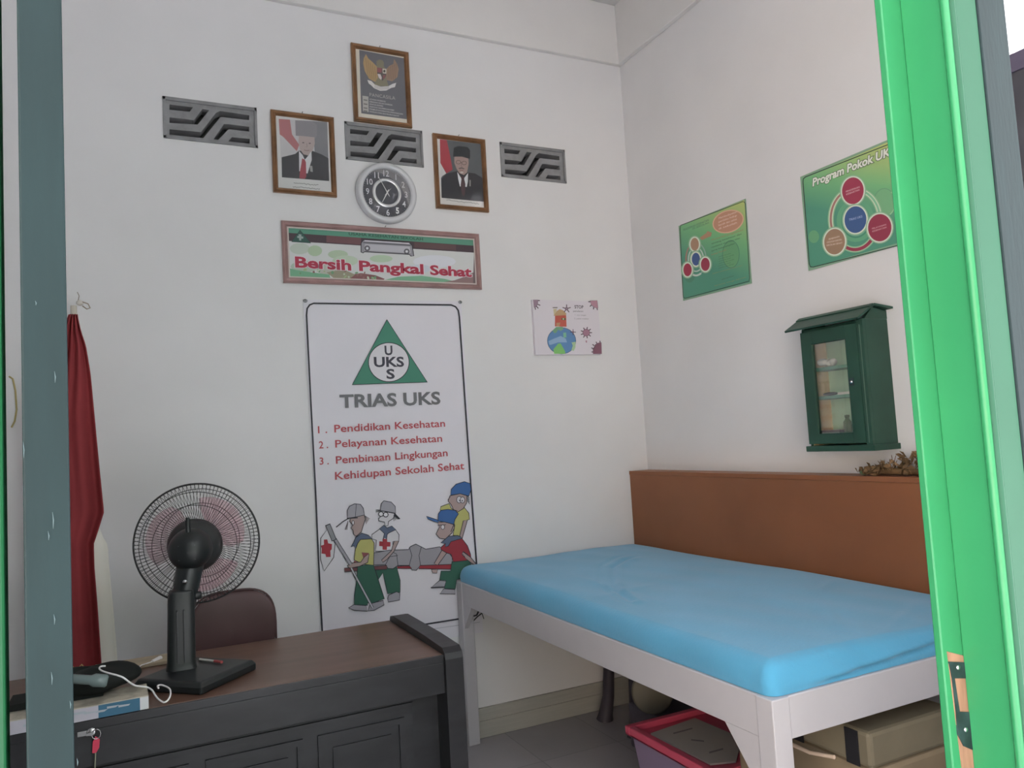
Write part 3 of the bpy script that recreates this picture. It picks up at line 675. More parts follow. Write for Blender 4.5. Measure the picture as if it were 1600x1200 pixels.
virus(1060, 698, 55, 9, 34, PK); virus(752, 325, 22, 5, 45, (120, 100, 115), -90, 270, 13); virus(852, 690, 14, 4, 32, (110, 88, 105), -90, 270, 10)
def corner(pts, spikes, c):
    for (p, q) in spikes: a.line([p, q], 14, (70, 52, 65))
    a.poly(pts, c, edge=(85, 60, 75), ew=5)
corner([(232, 186), (305, 187), (300, 255), (268, 300), (245, 305)], [((300, 195), (335, 198)), ((298, 255), (340, 272)), ((280, 285), (310, 320)), ((258, 300), (265, 340))], (128, 104, 122))
corner([(1118, 200), (1228, 197), (1240, 315), (1190, 305), (1140, 268)], [((1130, 215), (1090, 215)), ((1140, 265), (1115, 290)), ((1175, 300), (1170, 335)), ((1225, 310), (1232, 345))], (150, 108, 122))
corner([(1292, 850), (1298, 1028), (1165, 1028), (1165, 960), (1200, 885), (1250, 858)], [((1275, 855), (1272, 825)), ((1225, 870), (1212, 840)), ((1185, 905), (1155, 880)), ((1168, 950), (1138, 935)), ((1168, 1000), (1140, 1000))], (112, 72, 88))
a.text('STOP', (875, 318), (1015, 322), 50, (70, 66, 74), bold=.02); a.text('penularan', (855, 372), (1010, 375), 24, (95, 90, 98), bold=.01)
a.text('1. cuci tangan', (885, 432), (1055, 435), 22, (120, 115, 122)); a.text('2. pakai masker', (870, 488), (1100, 492), 22, (120, 115, 122))
a.poly([(1045, 820), (1070, 822), (1068, 860), (1050, 850)], (150, 110, 125))
a.build('canvas', rt)

# ================================================================= POSTERS ON THE RIGHT WALL
T5 = (1040, 200, 4.2105); PX = W-.004
def poster(rt, quad_px, ext, stops, border_px, draw):
    pass
def glow_ell(a, x, y, rx, ry, c, rot=0, halo=(182, 192, 176)):
    a.ell(x, y, rx+16, ry+16, (120, 160, 125), rot=rot); a.ell(x, y, rx+9, ry+9, halo, rot=rot); a.ell(x, y, rx, ry, c, rot=rot)
KP = .60
LIME, MIDG, TEALG = L(158, 168, 104, KP), L(104, 156, 110, KP), L(72, 126, 106, KP)
# small poster
rt = root('poster', (W, 2.93, 2.11), 'small green poster with orange speech oval, left of the two posters on the right wall', 'poster', 'green health posters on the right wall')
a = Art(0, PX, T5, k=KP)
g1 = gradm('green_print', [(0, TEALG), (.35, MIDG), (.72, LIME)], (0, -.45, .75))
g1b = gradm('green_print_large', [(0.0, TEALG), (.28, MIDG), (.62, LIME)], (0, -.55, .8))
sheet = MB()
q = [a.P(*p, 0) for p in ((85, 645), (525, 465), (565, 1022), (115, 1137))]; sheet.prism(q, (.003, 0, 0), mat('poster_card', L(112, 140, 118, KP), .5))
sheet.build('card', rt)
pg = Art(0, PX-.00003, T5, k=KP); pg.poly([(92, 648), (518, 474), (556, 1014), (120, 1126)], g1); pg.build('printed_ground', rt)
a.l = 3
a.line([(95, 660), (100, 640), (508, 484), (520, 488), (524, 500), (553, 990), (548, 1008), (130, 1120), (118, 1116), (115, 1100), (95, 660)], 4.5, (42, 60, 52))
a.ell(158, 975, 34, 42, (66, 124, 98)); a.ell(430, 830, 55, 90, (88, 148, 100), edge=(70, 120, 95), ew=4)
a.arc(200, 862, 66, 108, 100, 260, 9, (150, 105, 95)); a.arc(200, 862, 66, 108, -75, 80, 8, (120, 155, 140)); a.ell(200, 865, 50, 78, None, edge=(160, 178, 168), ew=8); a.arc(200, 862, 66, 108, 250, 300, 12, (165, 180, 170))
for x, y, rx, ry, c in ((192, 765, 27, 42, (152, 118, 92)), (200, 863, 27, 42, (54, 80, 130)), (145, 933, 27, 42, (150, 40, 62)), (262, 897, 29, 43, (145, 48, 68))): glow_ell(a, x, y, rx, ry, c)
a.ell(412, 615, 106, 74, (192, 150, 120), rot=-.33); a.ell(412, 615, 98, 66, (172, 122, 96), rot=-.33)
a.poly([(225, 722), (270, 690), (275, 678), (304, 688), (300, 712), (282, 718), (240, 738)], (160, 120, 92))
for i, (tx, h) in enumerate((('Membudayakan', 13), ('perilaku hidup', 13), ('bersih dan sehat', 13), ('di sekolah', 13))): a.text(tx, (350, 600+i*24-i), (470, 556+i*24), h, (200, 175, 160))
a.text('PENDIDIKAN KESEHATAN', (118, 678), (285, 612), 14, (78, 108, 92)); a.text('DI SEKOLAH', (180, 668), (285, 628), 12, (78, 108, 92))
for i in range(5): a.text(('Memberikan pengetahuan', 'tentang kesehatan dan', 'membentuk sikap hidup sehat', 'serta keterampilan', 'hidup bersih')[i], (303, 742+i*24), ((510, 500, 490, 455, 400)[i], 742+i*24-((510, 500, 490, 455, 400)[i]-303)*.33), 10, ((150, 110, 75) if i in (0, 4) else (52, 78, 62)))
for i in range(6): a.text('pelatihan dan contoh', (350, 850+i*15), (430+i % 2*20, 850+i*15-(80+i % 2*20)*.28), 6, (60, 95, 72))
a.text('melalui pembiasaan sehari hari', (310, 962), (505, 908), 9, (120, 130, 85)); a.text('usaha kesehatan', (370, 1000), (450, 975), 8, (60, 95, 72)); a.text('bersama warga sekolah', (325, 1042), (530, 985), 9, (120, 130, 85))
a.build('print', rt)
# large poster
rt = root('poster', (W, 2.05, 2.08), 'large green poster titled Program Pokok UKS above the medicine cabinet', 'poster', 'green health posters on the right wall')
a = Art(0, PX, T5, k=KP)
sheet = MB(); TLq, BLq = a.P(885, 322, 0), a.P(940, 940, 0)
sheet.prism([TLq, Vector((PX, 1.745, TLq.z-.002)), Vector((PX, 1.745, BLq.z)), BLq], (.003, 0, 0), mat('poster_card', (1, 1, 1))); sheet.build('card', rt)
pg = MB(); e = .010
pg.add([Vector((PX-.00006, TLq.y-e, TLq.z-e)), Vector((PX-.00006, 1.755, TLq.z-e)), Vector((PX-.00006, 1.755, BLq.z+e)), Vector((PX-.00006, BLq.y-e, BLq.z+e))], [(0, 1, 2, 3)], g1b); pg.build('printed_ground', rt)
a.l = 3
BD = (42, 60, 52)
a.line([(1500, 95), (920, 322), (906, 335), (904, 355), (945, 895), (952, 912), (970, 915), (1560, 765)], 6, BD)
a.ell(975, 715, 35, 42, (88, 150, 105)); a.ell(1440, 490, 70, 92, (100, 158, 110), edge=(88, 142, 105), ew=5); a.arc(1440, 490, 70, 92, -60, 50, 7, (130, 175, 130))
a.ell(1250, 610, 125, 140, (82, 150, 110)); a.ell(1250, 610, 95, 115, (60, 128, 100)); a.ell(1250, 605, 90, 108, (88, 152, 122))
for w, c in ((40, (120, 165, 125)), (26, (175, 188, 165))): a.arc(1245, 600, 158, 200, 120, 200, w, c); a.arc(1245, 600, 165, 195, -15, 75, w, c); a.arc(1245, 600, 150, 200, 230, 330, w, c)
a.arc(1245, 600, 158, 200, 118, 200, 14, (150, 105, 95)); a.arc(1245, 600, 150, 200, 240, 325, 22, (140, 48, 68)); a.arc(1245, 600, 165, 195, -10, 70, 14, (110, 170, 130))
for x, y, rx, ry, c in ((1233, 413, 71, 88, (146, 48, 70)), (1250, 603, 72, 88, (52, 80, 128)), (1113, 748, 68, 84, (138, 108, 84)), (1410, 656, 77, 90, (136, 46, 66))): glow_ell(a, x, y, rx, ry, c, rot=.08, halo=(178, 188, 172))
a.text('PENDIDIKAN', (1188, 425), (1278, 393), 12, (196, 160, 165)); a.text('KESEHATAN', (1190, 443), (1276, 412), 12, (196, 160, 165)); a.text('TRIAS UKS', (1208, 612), (1296, 588), 15, (135, 150, 190), bold=.01)
a.text('PELAYANAN', (1360, 668), (1452, 640), 11, (196, 150, 155)); a.text('KESEHATAN', (1362, 686), (1454, 658), 11, (196, 150, 155))
for i in range(3): a.text(('PEMBINAAN', 'LINGKUNGAN KEHIDUPAN', 'SEKOLAH SEHAT')[i], ((1075, 1062, 1060)[i], 738+i*20), ((1145, 1160, 1165)[i], 718+i*21), 11, (196, 178, 160))
a.text('Program Pokok UKS', (968, 384), (1515, 166), 52, (192, 196, 186), bold=.035, shear=.15, halo=(70, 92, 66), hb=.05)
a.build('print', rt)

# ================================================================= MEDICINE CABINET
cx0, cx1, cy0, cy1, cz0, cz1 = 2.44, W, 2.005, 2.312, 1.338, 1.822
rt = root('medicine_cabinet', (W, (cy0+cy1)/2, cz0), 'dark green wall medicine cabinet with pitched top and glass door', 'cabinet')
INT = mat('cabinet_inside', L(150, 150, 125, .55), .7, var=.1, scale=4); INT2 = mat('cabinet_inside_wood', L(150, 125, 98, .30), .7, var=.1)
b = MB(); t = .014
b.box(cx0+.016, cx1, cy0, cy0+t, cz0, cz1, CGREEN)
b.box(cx0+.016, cx1, cy1-t, cy1, cz0, cz1, CGREEN)
b.box(cx0+.016, cx1, cy0, cy1, cz0-.002, cz0+t, CGREEN); b.box(cx0+.016, cx1-.008, cy0+t, cy1-t, cz1-t, cz1, CGREEN)
for y0_, y1_ in ((cy0, cy0+t), (cy1-t, cy1)):      # gable ends
    b.prism([(cx0+.016, y0_, cz1), (2.502, y0_, 1.866), (W, y0_, 1.855), (W, y0_, cz1)], (0, y1_-y0_, 0), CGREEN)
b.box(cx0-.004, cx1, cy0-.010, cy1+.008, cz0-.010, cz0+.012, CGREEN)
b.build('carcass', rt, bevel=.002)
b = MB(); b.box(cx1-.010, cx1-.004, cy0+t, cy1-t-.003, cz0+t, cz1-t, mat('cabinet_back_pale', L(125, 150, 128, .32), .7)); b.build('back_board', rt)
b = MB(); b.box(cx0+.018, cx1-.010, cy1-t-.003, cy1-t, cz0+t, cz1-t, INT2); b.build('side_lining', rt)
b = MB()
b.prism([(cx0-.03, cy0-.012, cz1-.004), (2.502, cy0-.012, 1.872), (2.502, cy0-.012, 1.880), (cx0-.034, cy0-.012, cz1+.003)], (0, cy1-cy0+.055, 0), CGREEN)
b.prism([(2.502, cy0-.012, 1.872), (W, cy0-.030, 1.857), (W, cy0-.030, 1.865), (2.502, cy0-.012, 1.880)], (0, cy1-cy0+.055, 0), CGREEN)
b.prism([(2.478, cy0-.012, 1.863), (2.498, cy0-.012, 1.873), (2.494, cy0-.012, 1.880), (2.474, cy0-.012, 1.868)], (0, cy1-cy0+.055, 0), CGREEN)
b.build('pitched_top', rt, bevel=.001)
# door frame and pane
gy1, gz1 = onX(cx0, 1220+185/3.871, 450+345/3.871)[1:3]; gy0, gz0 = onX(cx0, 1220+438/3.871, 450+868/3.871)[1:3]
gz1 = 1.756; gz0 = 1.398
b = MB(); d0, d1 = cx0, cx0+.016; dy0, dy1, dz0, dz1 = cy0+.028, cy1-.006, cz0+.020, cz1-.012
b.box(d0, d1, dy0, gy0, dz0, dz1, CGREEN); b.box(d0, d1, gy1, dy1, dz0, dz1, CGREEN); b.box(d0, d1, gy0, gy1, dz0, gz0, CGREEN); b.box(d0, d1, gy0, gy1, gz1, dz1, CGREEN)
for (y, w) in ((gy0-.004, .004), (gy1, .004)): b.box(d0-.003, d0, y, y+w, gz0, gz1, CGREEN)
b.box(d0-.003, d0, gy0, gy1, gz0-.004, gz0, CGREEN); b.box(d0-.003, d0, gy0, gy1, gz1, gz1+.004, CGREEN)
door = b.build('door', rt, bevel=.0015)
b = MB(); b.box(d0+.002, d0+.016, cy0, dy0-.002, cz0, cz1, CGREEN); b.box(d0-.001, d0+.004, cy0+.012, cy0+.015, cz0+.02, cz1-.02, mat('worn_green_edge', (.09, .16, .12), .5)); b.build('face_stile', rt, bevel=.001)
b = MB(); b.box(d0+.006, d0+.009, gy0, gy1, gz0, gz1, glassm('cabinet_glass', .9)); b.build('glass', door)
b = MB(); b.lathe([(.0, .006), (.006, .005), (.007, 0)], (d0, gy0-.012, 1.59), (-1, 0, 0), METAL, n=14); b.box(d0-.002, d0, gy0-.024, gy0-.004, 1.575, 1.605, DMETAL); b.build('latch', door)
z_s = [1.662, 1.547]
for z in z_s+[1.400]:
    b = MB(); b.box(cx0+.03, cx1-.010, cy0+t, cy1-t, z-.012, z, mat('shelf_green', L(85, 125, 105, .5), .5)); b.build('shelf', rt)
# things on the shelves
def small(name, label, cat, fn, group=None, bevel=0):
    b = MB(); org = fn(b); o = b.build(name, bevel=bevel, org=org); return tag(o, label, cat, group)
WP = inkm((190, 180, 160), .45)
def f(b):
    z = z_s[0]
    for k in range(7): b.ball((2.50+random.uniform(-.01, .01), 2.235+k*.009-.03, z+.016+random.uniform(0, .008)), .016, .014, .014, WP, n=10)
    return (2.5, 2.19, z)
small('cotton_pack', 'crumpled white cotton pack on the top shelf of the medicine cabinet', 'cotton', f)
def f(b): z = z_s[1]; b.ball((2.48, 2.212, z+.007), .02, .034, .007, inkm((55, 55, 50)), n=16); return (2.49, 2.215, z)
small('tape_coil', 'flat dark oval item on the middle shelf of the medicine cabinet', 'supplies', f)
def f(b): z = z_s[1]; b.box(2.47, 2.51, 2.11, 2.17, z, z+.010, WP); return (2.5, 2.12, z)
small('paper_packet', 'thin pale packet lying on the middle cabinet shelf', 'packet', f, bevel=.001)
def f(b):
    z = 1.400; b.lathe([(0, 0), (.014, 0), (.015, .004), (.015, .04), (.008, .05), (.007, .056), (.009, .057), (.009, .066), (0, .067)], (2.49, 2.152, z), (0, 0, 1), mat('brown_green_glass', L(85, 105, 75, .6), .2), n=20); return (2.49, 2.152, z)
small('medicine_bottle', 'small greenish medicine bottle in the lower right of the medicine cabinet', 'bottle', f)
def f(b): z = 1.400; b.box(2.475, 2.52, 2.18, 2.27, z, z+.010, inkm((60, 55, 50))); b.box(2.476, 2.519, 2.181, 2.269, z+.010, z+.011, WP); return (2.5, 2.22, z)
small('booklet', 'dark-edged booklet lying at the bottom of the medicine cabinet', 'booklet', f)

# ================================================================= BROWN PANEL BEHIND THE BED
PXF, PZ = 2.452, 1.232
def f(b):
    b.box(PXF, W-.001, 1.2, DB-.004, .60, PZ, PANEL)
    b.box(PXF-.003, PXF+.002, 1.2, DB-.004, PZ-.020, PZ+.001, PANEL)
    return (W, 2.4, .6)
small('wall_panel', 'long reddish-brown boxed wall panel behind the blue mattress', 'panel', f, bevel=.004)
# dried plant on top
rt = root('dried_arrangement', (2.515, 1.93, PZ), 'dried brown leafy arrangement lying on top of the brown wall panel', 'dried plant')
b = MB(); DRY = mat('dried_leaves', L(112, 88, 60, .85), .85, var=.35, scale=30); DRY2 = mat('dried_leaves_light', L(135, 108, 78, .75), .85, var=.3, scale=30)
random.seed(11)
for i in range(230):
    y = random.uniform(1.80, 2.10) if i % 4 else random.uniform(2.02, 2.12); x = random.uniform(2.48, 2.55); hmax = .022 + .075*max(0, min(1, (2.08-y)/.14))
    z = PZ+random.uniform(.004, hmax*.75); an = random.uniform(0, 6.28); el = random.uniform(-.1, 1.1); ln = random.uniform(.022, .042)
    d = Vector((math.cos(an)*math.cos(el)*.6, math.sin(an)*math.cos(el), math.sin(el)*.9)); s_ = d.orthogonal().normalized()*ln*.34
    p = Vector((x, y, z)); m_ = p+d*ln*.5+Vector((0, 0, .004)); e = p+d*ln; e.z = max(e.z, PZ+.002); m_.z = max(m_.z, PZ+.002)
    b.add([p, m_+s_, e, m_-s_], [(0, 1, 2, 3)], random.choice([DRY, DRY, DRY2]))
b.build('leaves', rt, solid=.0012)
b = MB(); b.tube([(2.515, 2.13, PZ+.016), (2.51, 2.08, PZ+.013), (2.515, 2.0, PZ+.016), (2.515, 1.8, PZ+.014)], [.004, .012, .013, .010], DRY, n=8); b.build('stem_bundle', rt)
b = MB(); b.ball((2.50, 2.105, PZ+.012), .014, .018, .012, inkm((85, 110, 80), .5), n=10); b.build('green_tie', rt)

# ================================================================= BED
bx0, bx1, by0, by1, bz = 1.387, 2.448, 1.497, 3.60, .770
rt = root('bed', ((bx0+bx1)/2, (by0+by1)/2, 0), 'white painted wooden bed frame standing along the right wall', 'bed')
pw = .058
for (x, y) in ((bx0, by0), (bx0, by1-pw), (bx1-pw, by0), (bx1-pw, by1-pw)):
    b = MB(); b.box(x, x+pw, y, y+pw, 0, bz, WHITE); b.build('leg', rt, bevel=.003)
rh = .105
for (x0, x1, y0, y1) in ((bx0+.004, bx0+.034, by0+pw, by1-pw), (bx1-.034, bx1-.004, by0+pw, by1-pw), (bx0+pw, bx1-pw, by0+.004, by0+.034), (bx0+pw, bx1-pw, by1-.034, by1-.004)):
    b = MB(); b.box(x0, x1, y0, y1, bz-rh, bz, WHITE); b.build('rail', rt, bevel=.003)
zt = bz-rh
for (x, y, dx, dy) in ((bx0+.006, by0+pw, 0, .13), (bx0+.006, by1-pw, 0, -.10), (bx1-.03, by0+pw, 0, .13), (bx1-.03, by1-pw, 0, -.1)):
    b = MB(); b.prism([(x, y, zt), (x, y+dy, zt), (x, y, zt-abs(dy)*1.15)], (.022, 0, 0), WHITE); b.build('corner_brace', rt, bevel=.002)
b = MB()
for k in range(9): b.box(bx0+.034, bx1-.034, by0+.12+k*.22, by0+.20+k*.22, bz-.03, bz-.012, WHITE)
b.box(bx0+.036, bx1-.036, by0+.036, by1-.036, bz-.012, bz-.002, mat('plywood', (.35, .25, .16), .7)); b.build('slat_base', rt)

# mattress in a blue fitted sheet
mx0, mx1, my0, my1, mz0, mz1 = bx0+.012, PXF-.004, by0+.012, DB-.02, bz+.001, .853
# build as one closed skin: perimeter profile swept towards the middle
CREASE = [(.75, .79), (.61, .76), (.47, .70), (.375, .627), (.28, .55), (.209, .486), (.15, .40)]
def mattress():
    b = MB(); nx, ny = 72, 130
    prof = [(0, 0), (-.001, .12), (-.002, .24), (-.001, .36), (.001, .48), (.004, .60), (.008, .70), (.013, .80), (.020, .88), (.030, .95), (.045, 1.0)]
    ring = []
    def corner_pts(ins):
        r = .035; pts = []
        a0, a1, c0, c1 = mx0+ins, mx1-ins, my0+ins, my1-ins; rr = max(.004, r-ins*.5)
        seg = []
        for (cx, cy, s0) in ((a1-rr, c0+rr, -90), (a1-rr, c1-rr, 0), (a0+rr, c1-rr, 90), (a0+rr, c0+rr, 180)):
            seg.append([(cx+rr*math.cos(R(s0+k*15)), cy+rr*math.sin(R(s0+k*15))) for k in range(7)])
        out = []
        for i in range(4):
            out += seg[i]; a = seg[i][-1]; c = seg[(i+1) % 4][0]; n = ny if i in (0, 2) else nx
            out += [(a[0]+(c[0]-a[0])*k/n, a[1]+(c[1]-a[1])*k/n) for k in range(1, n)]
        return out
    def top(x, y):
        uu, vv = (x-mx0)/(mx1-mx0), (y-my0)/(my1-my0); h = mz1-.004
        h += .012*max(0, math.sin(math.pi*uu))**.6*max(0, math.sin(math.pi*vv))**.6-.010*uu
        h += .0030*math.sin(7*uu+3*vv)+.0025*math.sin(11*vv-4*uu+1)+.0012*math.sin(31*uu+17*vv)*math.sin(9*vv)
        best = 9; side_s = 0
        for (pa, pb) in zip(CREASE, CREASE[1:]):
            ex, ey = pb[0]-pa[0], pb[1]-pa[1]; l2 = ex*ex+ey*ey; t = max(0, min(1, ((uu-pa[0])*ex+(vv-pa[1])*ey)/l2)); dist = math.hypot(uu-pa[0]-ex*t, vv-pa[1]-ey*t)
            if dist < best: best = dist; side_s = 1 if ex*(vv-pa[1])-ey*(uu-pa[0]) > 0 else -1
        sd_ = best*side_s; wgt = max(0, min(1, (.72-uu)/.1))*max(0, min(1, (uu-.10)/.08))
        h += wgt*(-.009*math.exp(-(sd_/.010)**2)+.006*math.exp(-((sd_-.020)/.014)**2)-.004*math.exp(-((sd_+.035)/.009)**2))
        for (ax_, ay_, bx_, by_, am, wd) in ((.35, .05, .62, .20, .004, .012), (.45, .02, .85, .12, .004, .010), (.7, .25, .95, .32, .003, .012), (.2, .3, .25, .75, .002, .02), (.05, .45, .45, .50, .002, .014)):
            px, py = uu-ax_, vv-ay_; ex, ey = bx_-ax_, by_-ay_; l2 = ex*ex+ey*ey; t = max(0, min(1, (px*ex+py*ey)/l2)); dist = math.hypot(px-ex*t, py-ey*t)
            h += am*math.exp(-(dist/wd)**2)*math.sin(math.pi*max(.05, min(.95, t)))
        return h
    rings = []
    for ins, zf in prof:
        r = []
        for (x, y) in corner_pts(ins):
            zz = mz0+(top(x, y)-mz0)*zf
            wob = .002*math.sin(x*23+y*17)*math.sin(math.pi*zf)
            # drag folds running up the near side
            if y < my0+.05 and x > mx0+.12:
                tz = .08+.62*(x-mx0-.12)/.75; w_ = min(1, (x-mx0-.12)/.1)
                wob += w_*(-.010*math.exp(-((zf-tz-.10)/.10)**2)+.010*math.exp(-((zf-tz+.05)/.07)**2))+.0015*math.sin((x-mx0)*60+zf*9)*math.exp(-((x-mx0-.28)/.12)**2)
            r.append(Vector((x, y+(wob if y < my0+.05 else 0), zz)) + Vector((wob if y >= my0+.05 and x < mx0+.05 else 0, 0, 0)))
        rings.append(r)
    n = len(rings[0]); vs = [v for r in rings for v in r]
    fs = [(i*n+k, i*n+(k+1) % n, (i+1)*n+(k+1) % n, (i+1)*n+k) for i in range(len(prof)-1) for k in range(n)]
    # top fill: grid clipped to the inner rectangle, overlapping edge ring exactly through shared heights
    b.add(vs, fs, BLUE, True)
    b.add([rings[0][k] for k in range(n)], [tuple(range(n))[::-1]], BLUE)
    ins = prof[-1][0]; a0, a1, c0, c1 = mx0+ins-.003, mx1-ins+.003, my0+ins-.003, my1-ins+.003
    b.grid(lambda u, v: Vector((a0+(a1-a0)*u, c0+(c1-c0)*v, top(a0+(a1-a0)*u, c0+(c1-c0)*v)-(.0006 if u in (0, 1) or v in (0, 1) else 0))), 130, 240, BLUE)
    return b.build('mattress', org=((mx0+mx1)/2, (my0+my1)/2, mz0))
tag(mattress(), 'mattress in a plain light blue fitted sheet on the white bed', 'mattress')

# ================================================================= UNDER THE BED
# pink storage box
rt = root('storage_box', (1.93, 2.36, 0), 'pink-rimmed purple plastic storage box on the floor under the bed', 'box')
PINK = mat('pink_plastic', L(178, 72, 94, .66), .4, .45); PURP = mat('purple_plastic', L(118, 104, 128, .62), .35, .4)
qx0, qx1, qy0, qy1, qz = 1.70, 2.16, 2.13, 2.66, .30
b = MB()
def frus(b, x0, x1, y0, y1, z0, z1, ins, th, mt):
    o0 = [(x0+ins, y0+ins), (x1-ins, y0+ins), (x1-ins, y1-ins), (x0+ins, y1-ins)]; o1 = [(x0, y0), (x1, y0), (x1, y1), (x0, y1)]
    i0 = [(x0+ins+th, y0+ins+th), (x1-ins-th, y0+ins+th), (x1-ins-th, y1-ins-th), (x0+ins+th, y1-ins-th)]; i1 = [(x0+th, y0+th), (x1-th, y0+th), (x1-th, y1-th), (x0+th, y1-th)]
    vs = [(*p, z0) for p in o0]+[(*p, z1) for p in o1]+[(*p, z0+th) for p in i0]+[(*p, z1) for p in i1]
    fs = [(3, 2, 1, 0)]+[(i, (i+1) % 4, 4+(i+1) % 4, 4+i) for i in range(4)]+[(4+i, 4+(i+1) % 4, 12+(i+1) % 4, 12+i) for i in range(4)]+[(12+i, 12+(i+1) % 4, 8+(i+1) % 4, 8+i) for i in range(4)]+[(8, 9, 10, 11)]
    b.add(vs, fs, mt)
frus(b, qx0+.02, qx1-.02, qy0+.02, qy1-.02, 0, qz-.03, .03, .004, PURP); b.build('tub', rt, bevel=.006)
b = MB(); b.box(qx0, qx1, qy0, qy1, qz-.035, qz-.022, PINK)
for (a0, a1, c0, c1) in ((qx0, qx1, qy0, qy0+.03), (qx0, qx1, qy1-.03, qy1), (qx0, qx0+.03, qy0+.03, qy1-.03), (qx1-.03, qx1, qy0+.03, qy1-.03)): b.box(a0, a1, c0, c1, qz-.035, qz, PINK)
b.build('lid', rt, bevel=.005)
def f(b):
    q = [onZ(qz-.020, *p) for p in ((1017, 1148), (1086, 1124), (1160, 1156), (1150, 1192), (1110, 1196))]
    b.prism(q, (0, 0, .006), inkm((118, 114, 108), .34)); 
    for (p0, p1) in (((1052, 1146), (1082, 1138)), ((1080, 1156), (1100, 1158)), ((1108, 1176), (1130, 1170))):
        u, v = onZ(qz-.0138, *p0), onZ(qz-.0138, *p1); s_ = Vector((.004, .006, 0)); b.add([u-s_, u+s_, v+s_, v-s_], [(0, 1, 2, 3)], inkm((80, 78, 76), .34))
    return (1.9, 2.4, qz-.02)
small('paper_folder', 'worn white paper folder lying on the lid of the pink storage box', 'folder', f)
# beige case with black straps
rt = root('storage_case', (1.93, 1.81, 0), 'beige case with black straps on the floor under the near end of the bed', 'case')
BEI = mat('beige_case', L(118, 110, 92, .75), .6, var=.1, scale=6); BEI2 = mat('beige_case_light', L(130, 116, 95, .70), .6, var=.08)
BLK = mat('black_strap', (.02, .02, .024), .6)
kx0, kx1, ky0, ky1 = 1.76, 2.12, 1.54, 2.085
b = MB(); b.box(kx0+.004, kx1-.004, ky0+.004, ky1-.004, 0, .50, BEI2); b.build('body', rt, bevel=.015)
b = MB(); b.box(kx0, kx1, ky0, ky1, .502, .60, BEI); b.build('lid', rt, bevel=.012)
for y in (1.60, 1.80, 1.98):
    b = MB(); b.box(kx0-.003, kx0, y-.022, y+.022, .50, .595, BLK); b.build('strap', rt)
b = MB(); b.tube([(kx0-.008, 1.66, .50), (kx0-.018, 1.74, .488), (kx0-.018, 1.85, .49), (kx0-.008, 1.93, .505)], .006, inkm((175, 150, 130), .42), n=8); b.build('handle', rt)
# dark stool and pale disc
rt = root('plastic_stool', (2.22, 3.30, 0), 'dark purple plastic stool under the bed near the back wall', 'stool')
DP = mat('dark_purple_plastic', L(52, 48, 56, .6), .5)
for (x, y) in ((2.11, 3.20), (2.36, 3.20), (2.11, 3.46), (2.36, 3.46)):
    b = MB(); sx = 1 if x > 2.2 else -1; sy = 1 if y > 3.3 else -1
    b.tube([(x+sx*.008, y+sy*.008, 0), (x+sx*.004, y+sy*.004, .03), (x-sx*.01, y-sy*.01, .12), (x-sx*.03, y-sy*.03, .46)], [.045, .036, .030, .024], DP, n=10); b.build('leg', rt)
b = MB(); b.box(2.11, 2.35, 3.21, 3.45, .455, .485, DP); b.build('seat', rt, bevel=.01)
def f(b):
    c = onY(2.85, 1022, 1078); c.z = .40; r_ = .105
    c = Vector((2.02, 2.87, .105)); 
    return c
dc = onY(2.90, 1024, 1072)
b = MB(); b.lathe([(0, .004), (.085, .003), (.092, .0), (.092, -.012), (0, -.014)], (0, 0, 0), (0, 0, 1), mat('cream_plastic', L(100, 96, 84, .75), .5), n=36, cap=False)
o = b.build('round_tray')
# leans on a dark crate that carries it
rt = root('crate', (2.13, 3.0, 0), 'dark low crate behind the pink storage box under the bed', 'crate')
b = MB(); b.box(2.02, 2.40, 2.86, 3.12, 0, .20, mat('dark_crate', L(48, 45, 52, .34), .6)); b.build('body', rt, bevel=.01)
o.location = (dc.x, 2.84, .285); o.rotation_euler = (R(78), 0, R(-25))
o.location = (2.03, 2.93, .292)
tag(o, 'round cream plastic disc standing on edge behind the pink storage box', 'tray')
def f(b):
    p = onX(W-.004, 1391, 1164); b.box(W-.012, W, p.y-.012, p.y+.012, p.z-.012, p.z+.012, inkm((150, 145, 135), .34)); return (W, p.y, p.z)
small('wall_plug', 'tiny white square wall plate low on the right wall under the bed', 'wall plate', f, bevel=.002)
# short dark wire hanging below the bed's back corner
p0 = onY(3.60, 753, 958); p1 = onY(3.60, 738, 972)
b = MB(); b.tube([p0, (p0+p1)/2+Vector((0, 0, .003)), p1], .003, BLACKP, n=6); q = onY(3.60, 756, 967)
b.tube([p0, q], .002, BLACKP, n=6); tag(b.build('wire_tie', org=p0), 'short dark wire on the wall behind the bed corner', 'wire')

# ================================================================= DESK
dx0, dx1, dyf, dyb, dz = -.50, .957, 2.472, 3.09, .75
rt = root('desk', ((dx0+dx1)/2, (dyf+dyb)/2, 0), 'dark wooden office desk with brown top and raised side panels', 'desk')
b = MB(); b.box(dx0+.055, dx1-.062, dyf+.012, dyb, dz-.024, dz, BROWNT); b.build('desktop', rt, bevel=.003)
b = MB(); b.box(dx0+.055, dx1-.062, dyf+.002, dyf+.012, dz-.026, dz-.001, DARKW); b.build('edge_strip', rt, bevel=.002)
def side_panel(x0, x1):
    pr = []
    for (y, z) in ((dyf-.012, 0), (dyf-.012, .735), (dyf-.006, .755), (dyf+.015, .770), (dyf+.20, .775), (dyb-.05, .775), (dyb-.01, .768), (dyb, .750), (dyb, 0)): pr.append((x0, y, z))
    b = MB(); b.prism(pr, (x1-x0, 0, 0), DARKW); b.build('side_panel', rt, bevel=.008)
side_panel(dx1-.062, dx1); side_panel(dx0, dx0+.055)
b = MB(); b.box(dx0+.055, dx1-.062, dyf+.004, dyf+.024, .625, dz-.026, DARKW); b.build('apron', rt, bevel=.002)
b = MB(); fy = dyf+.030
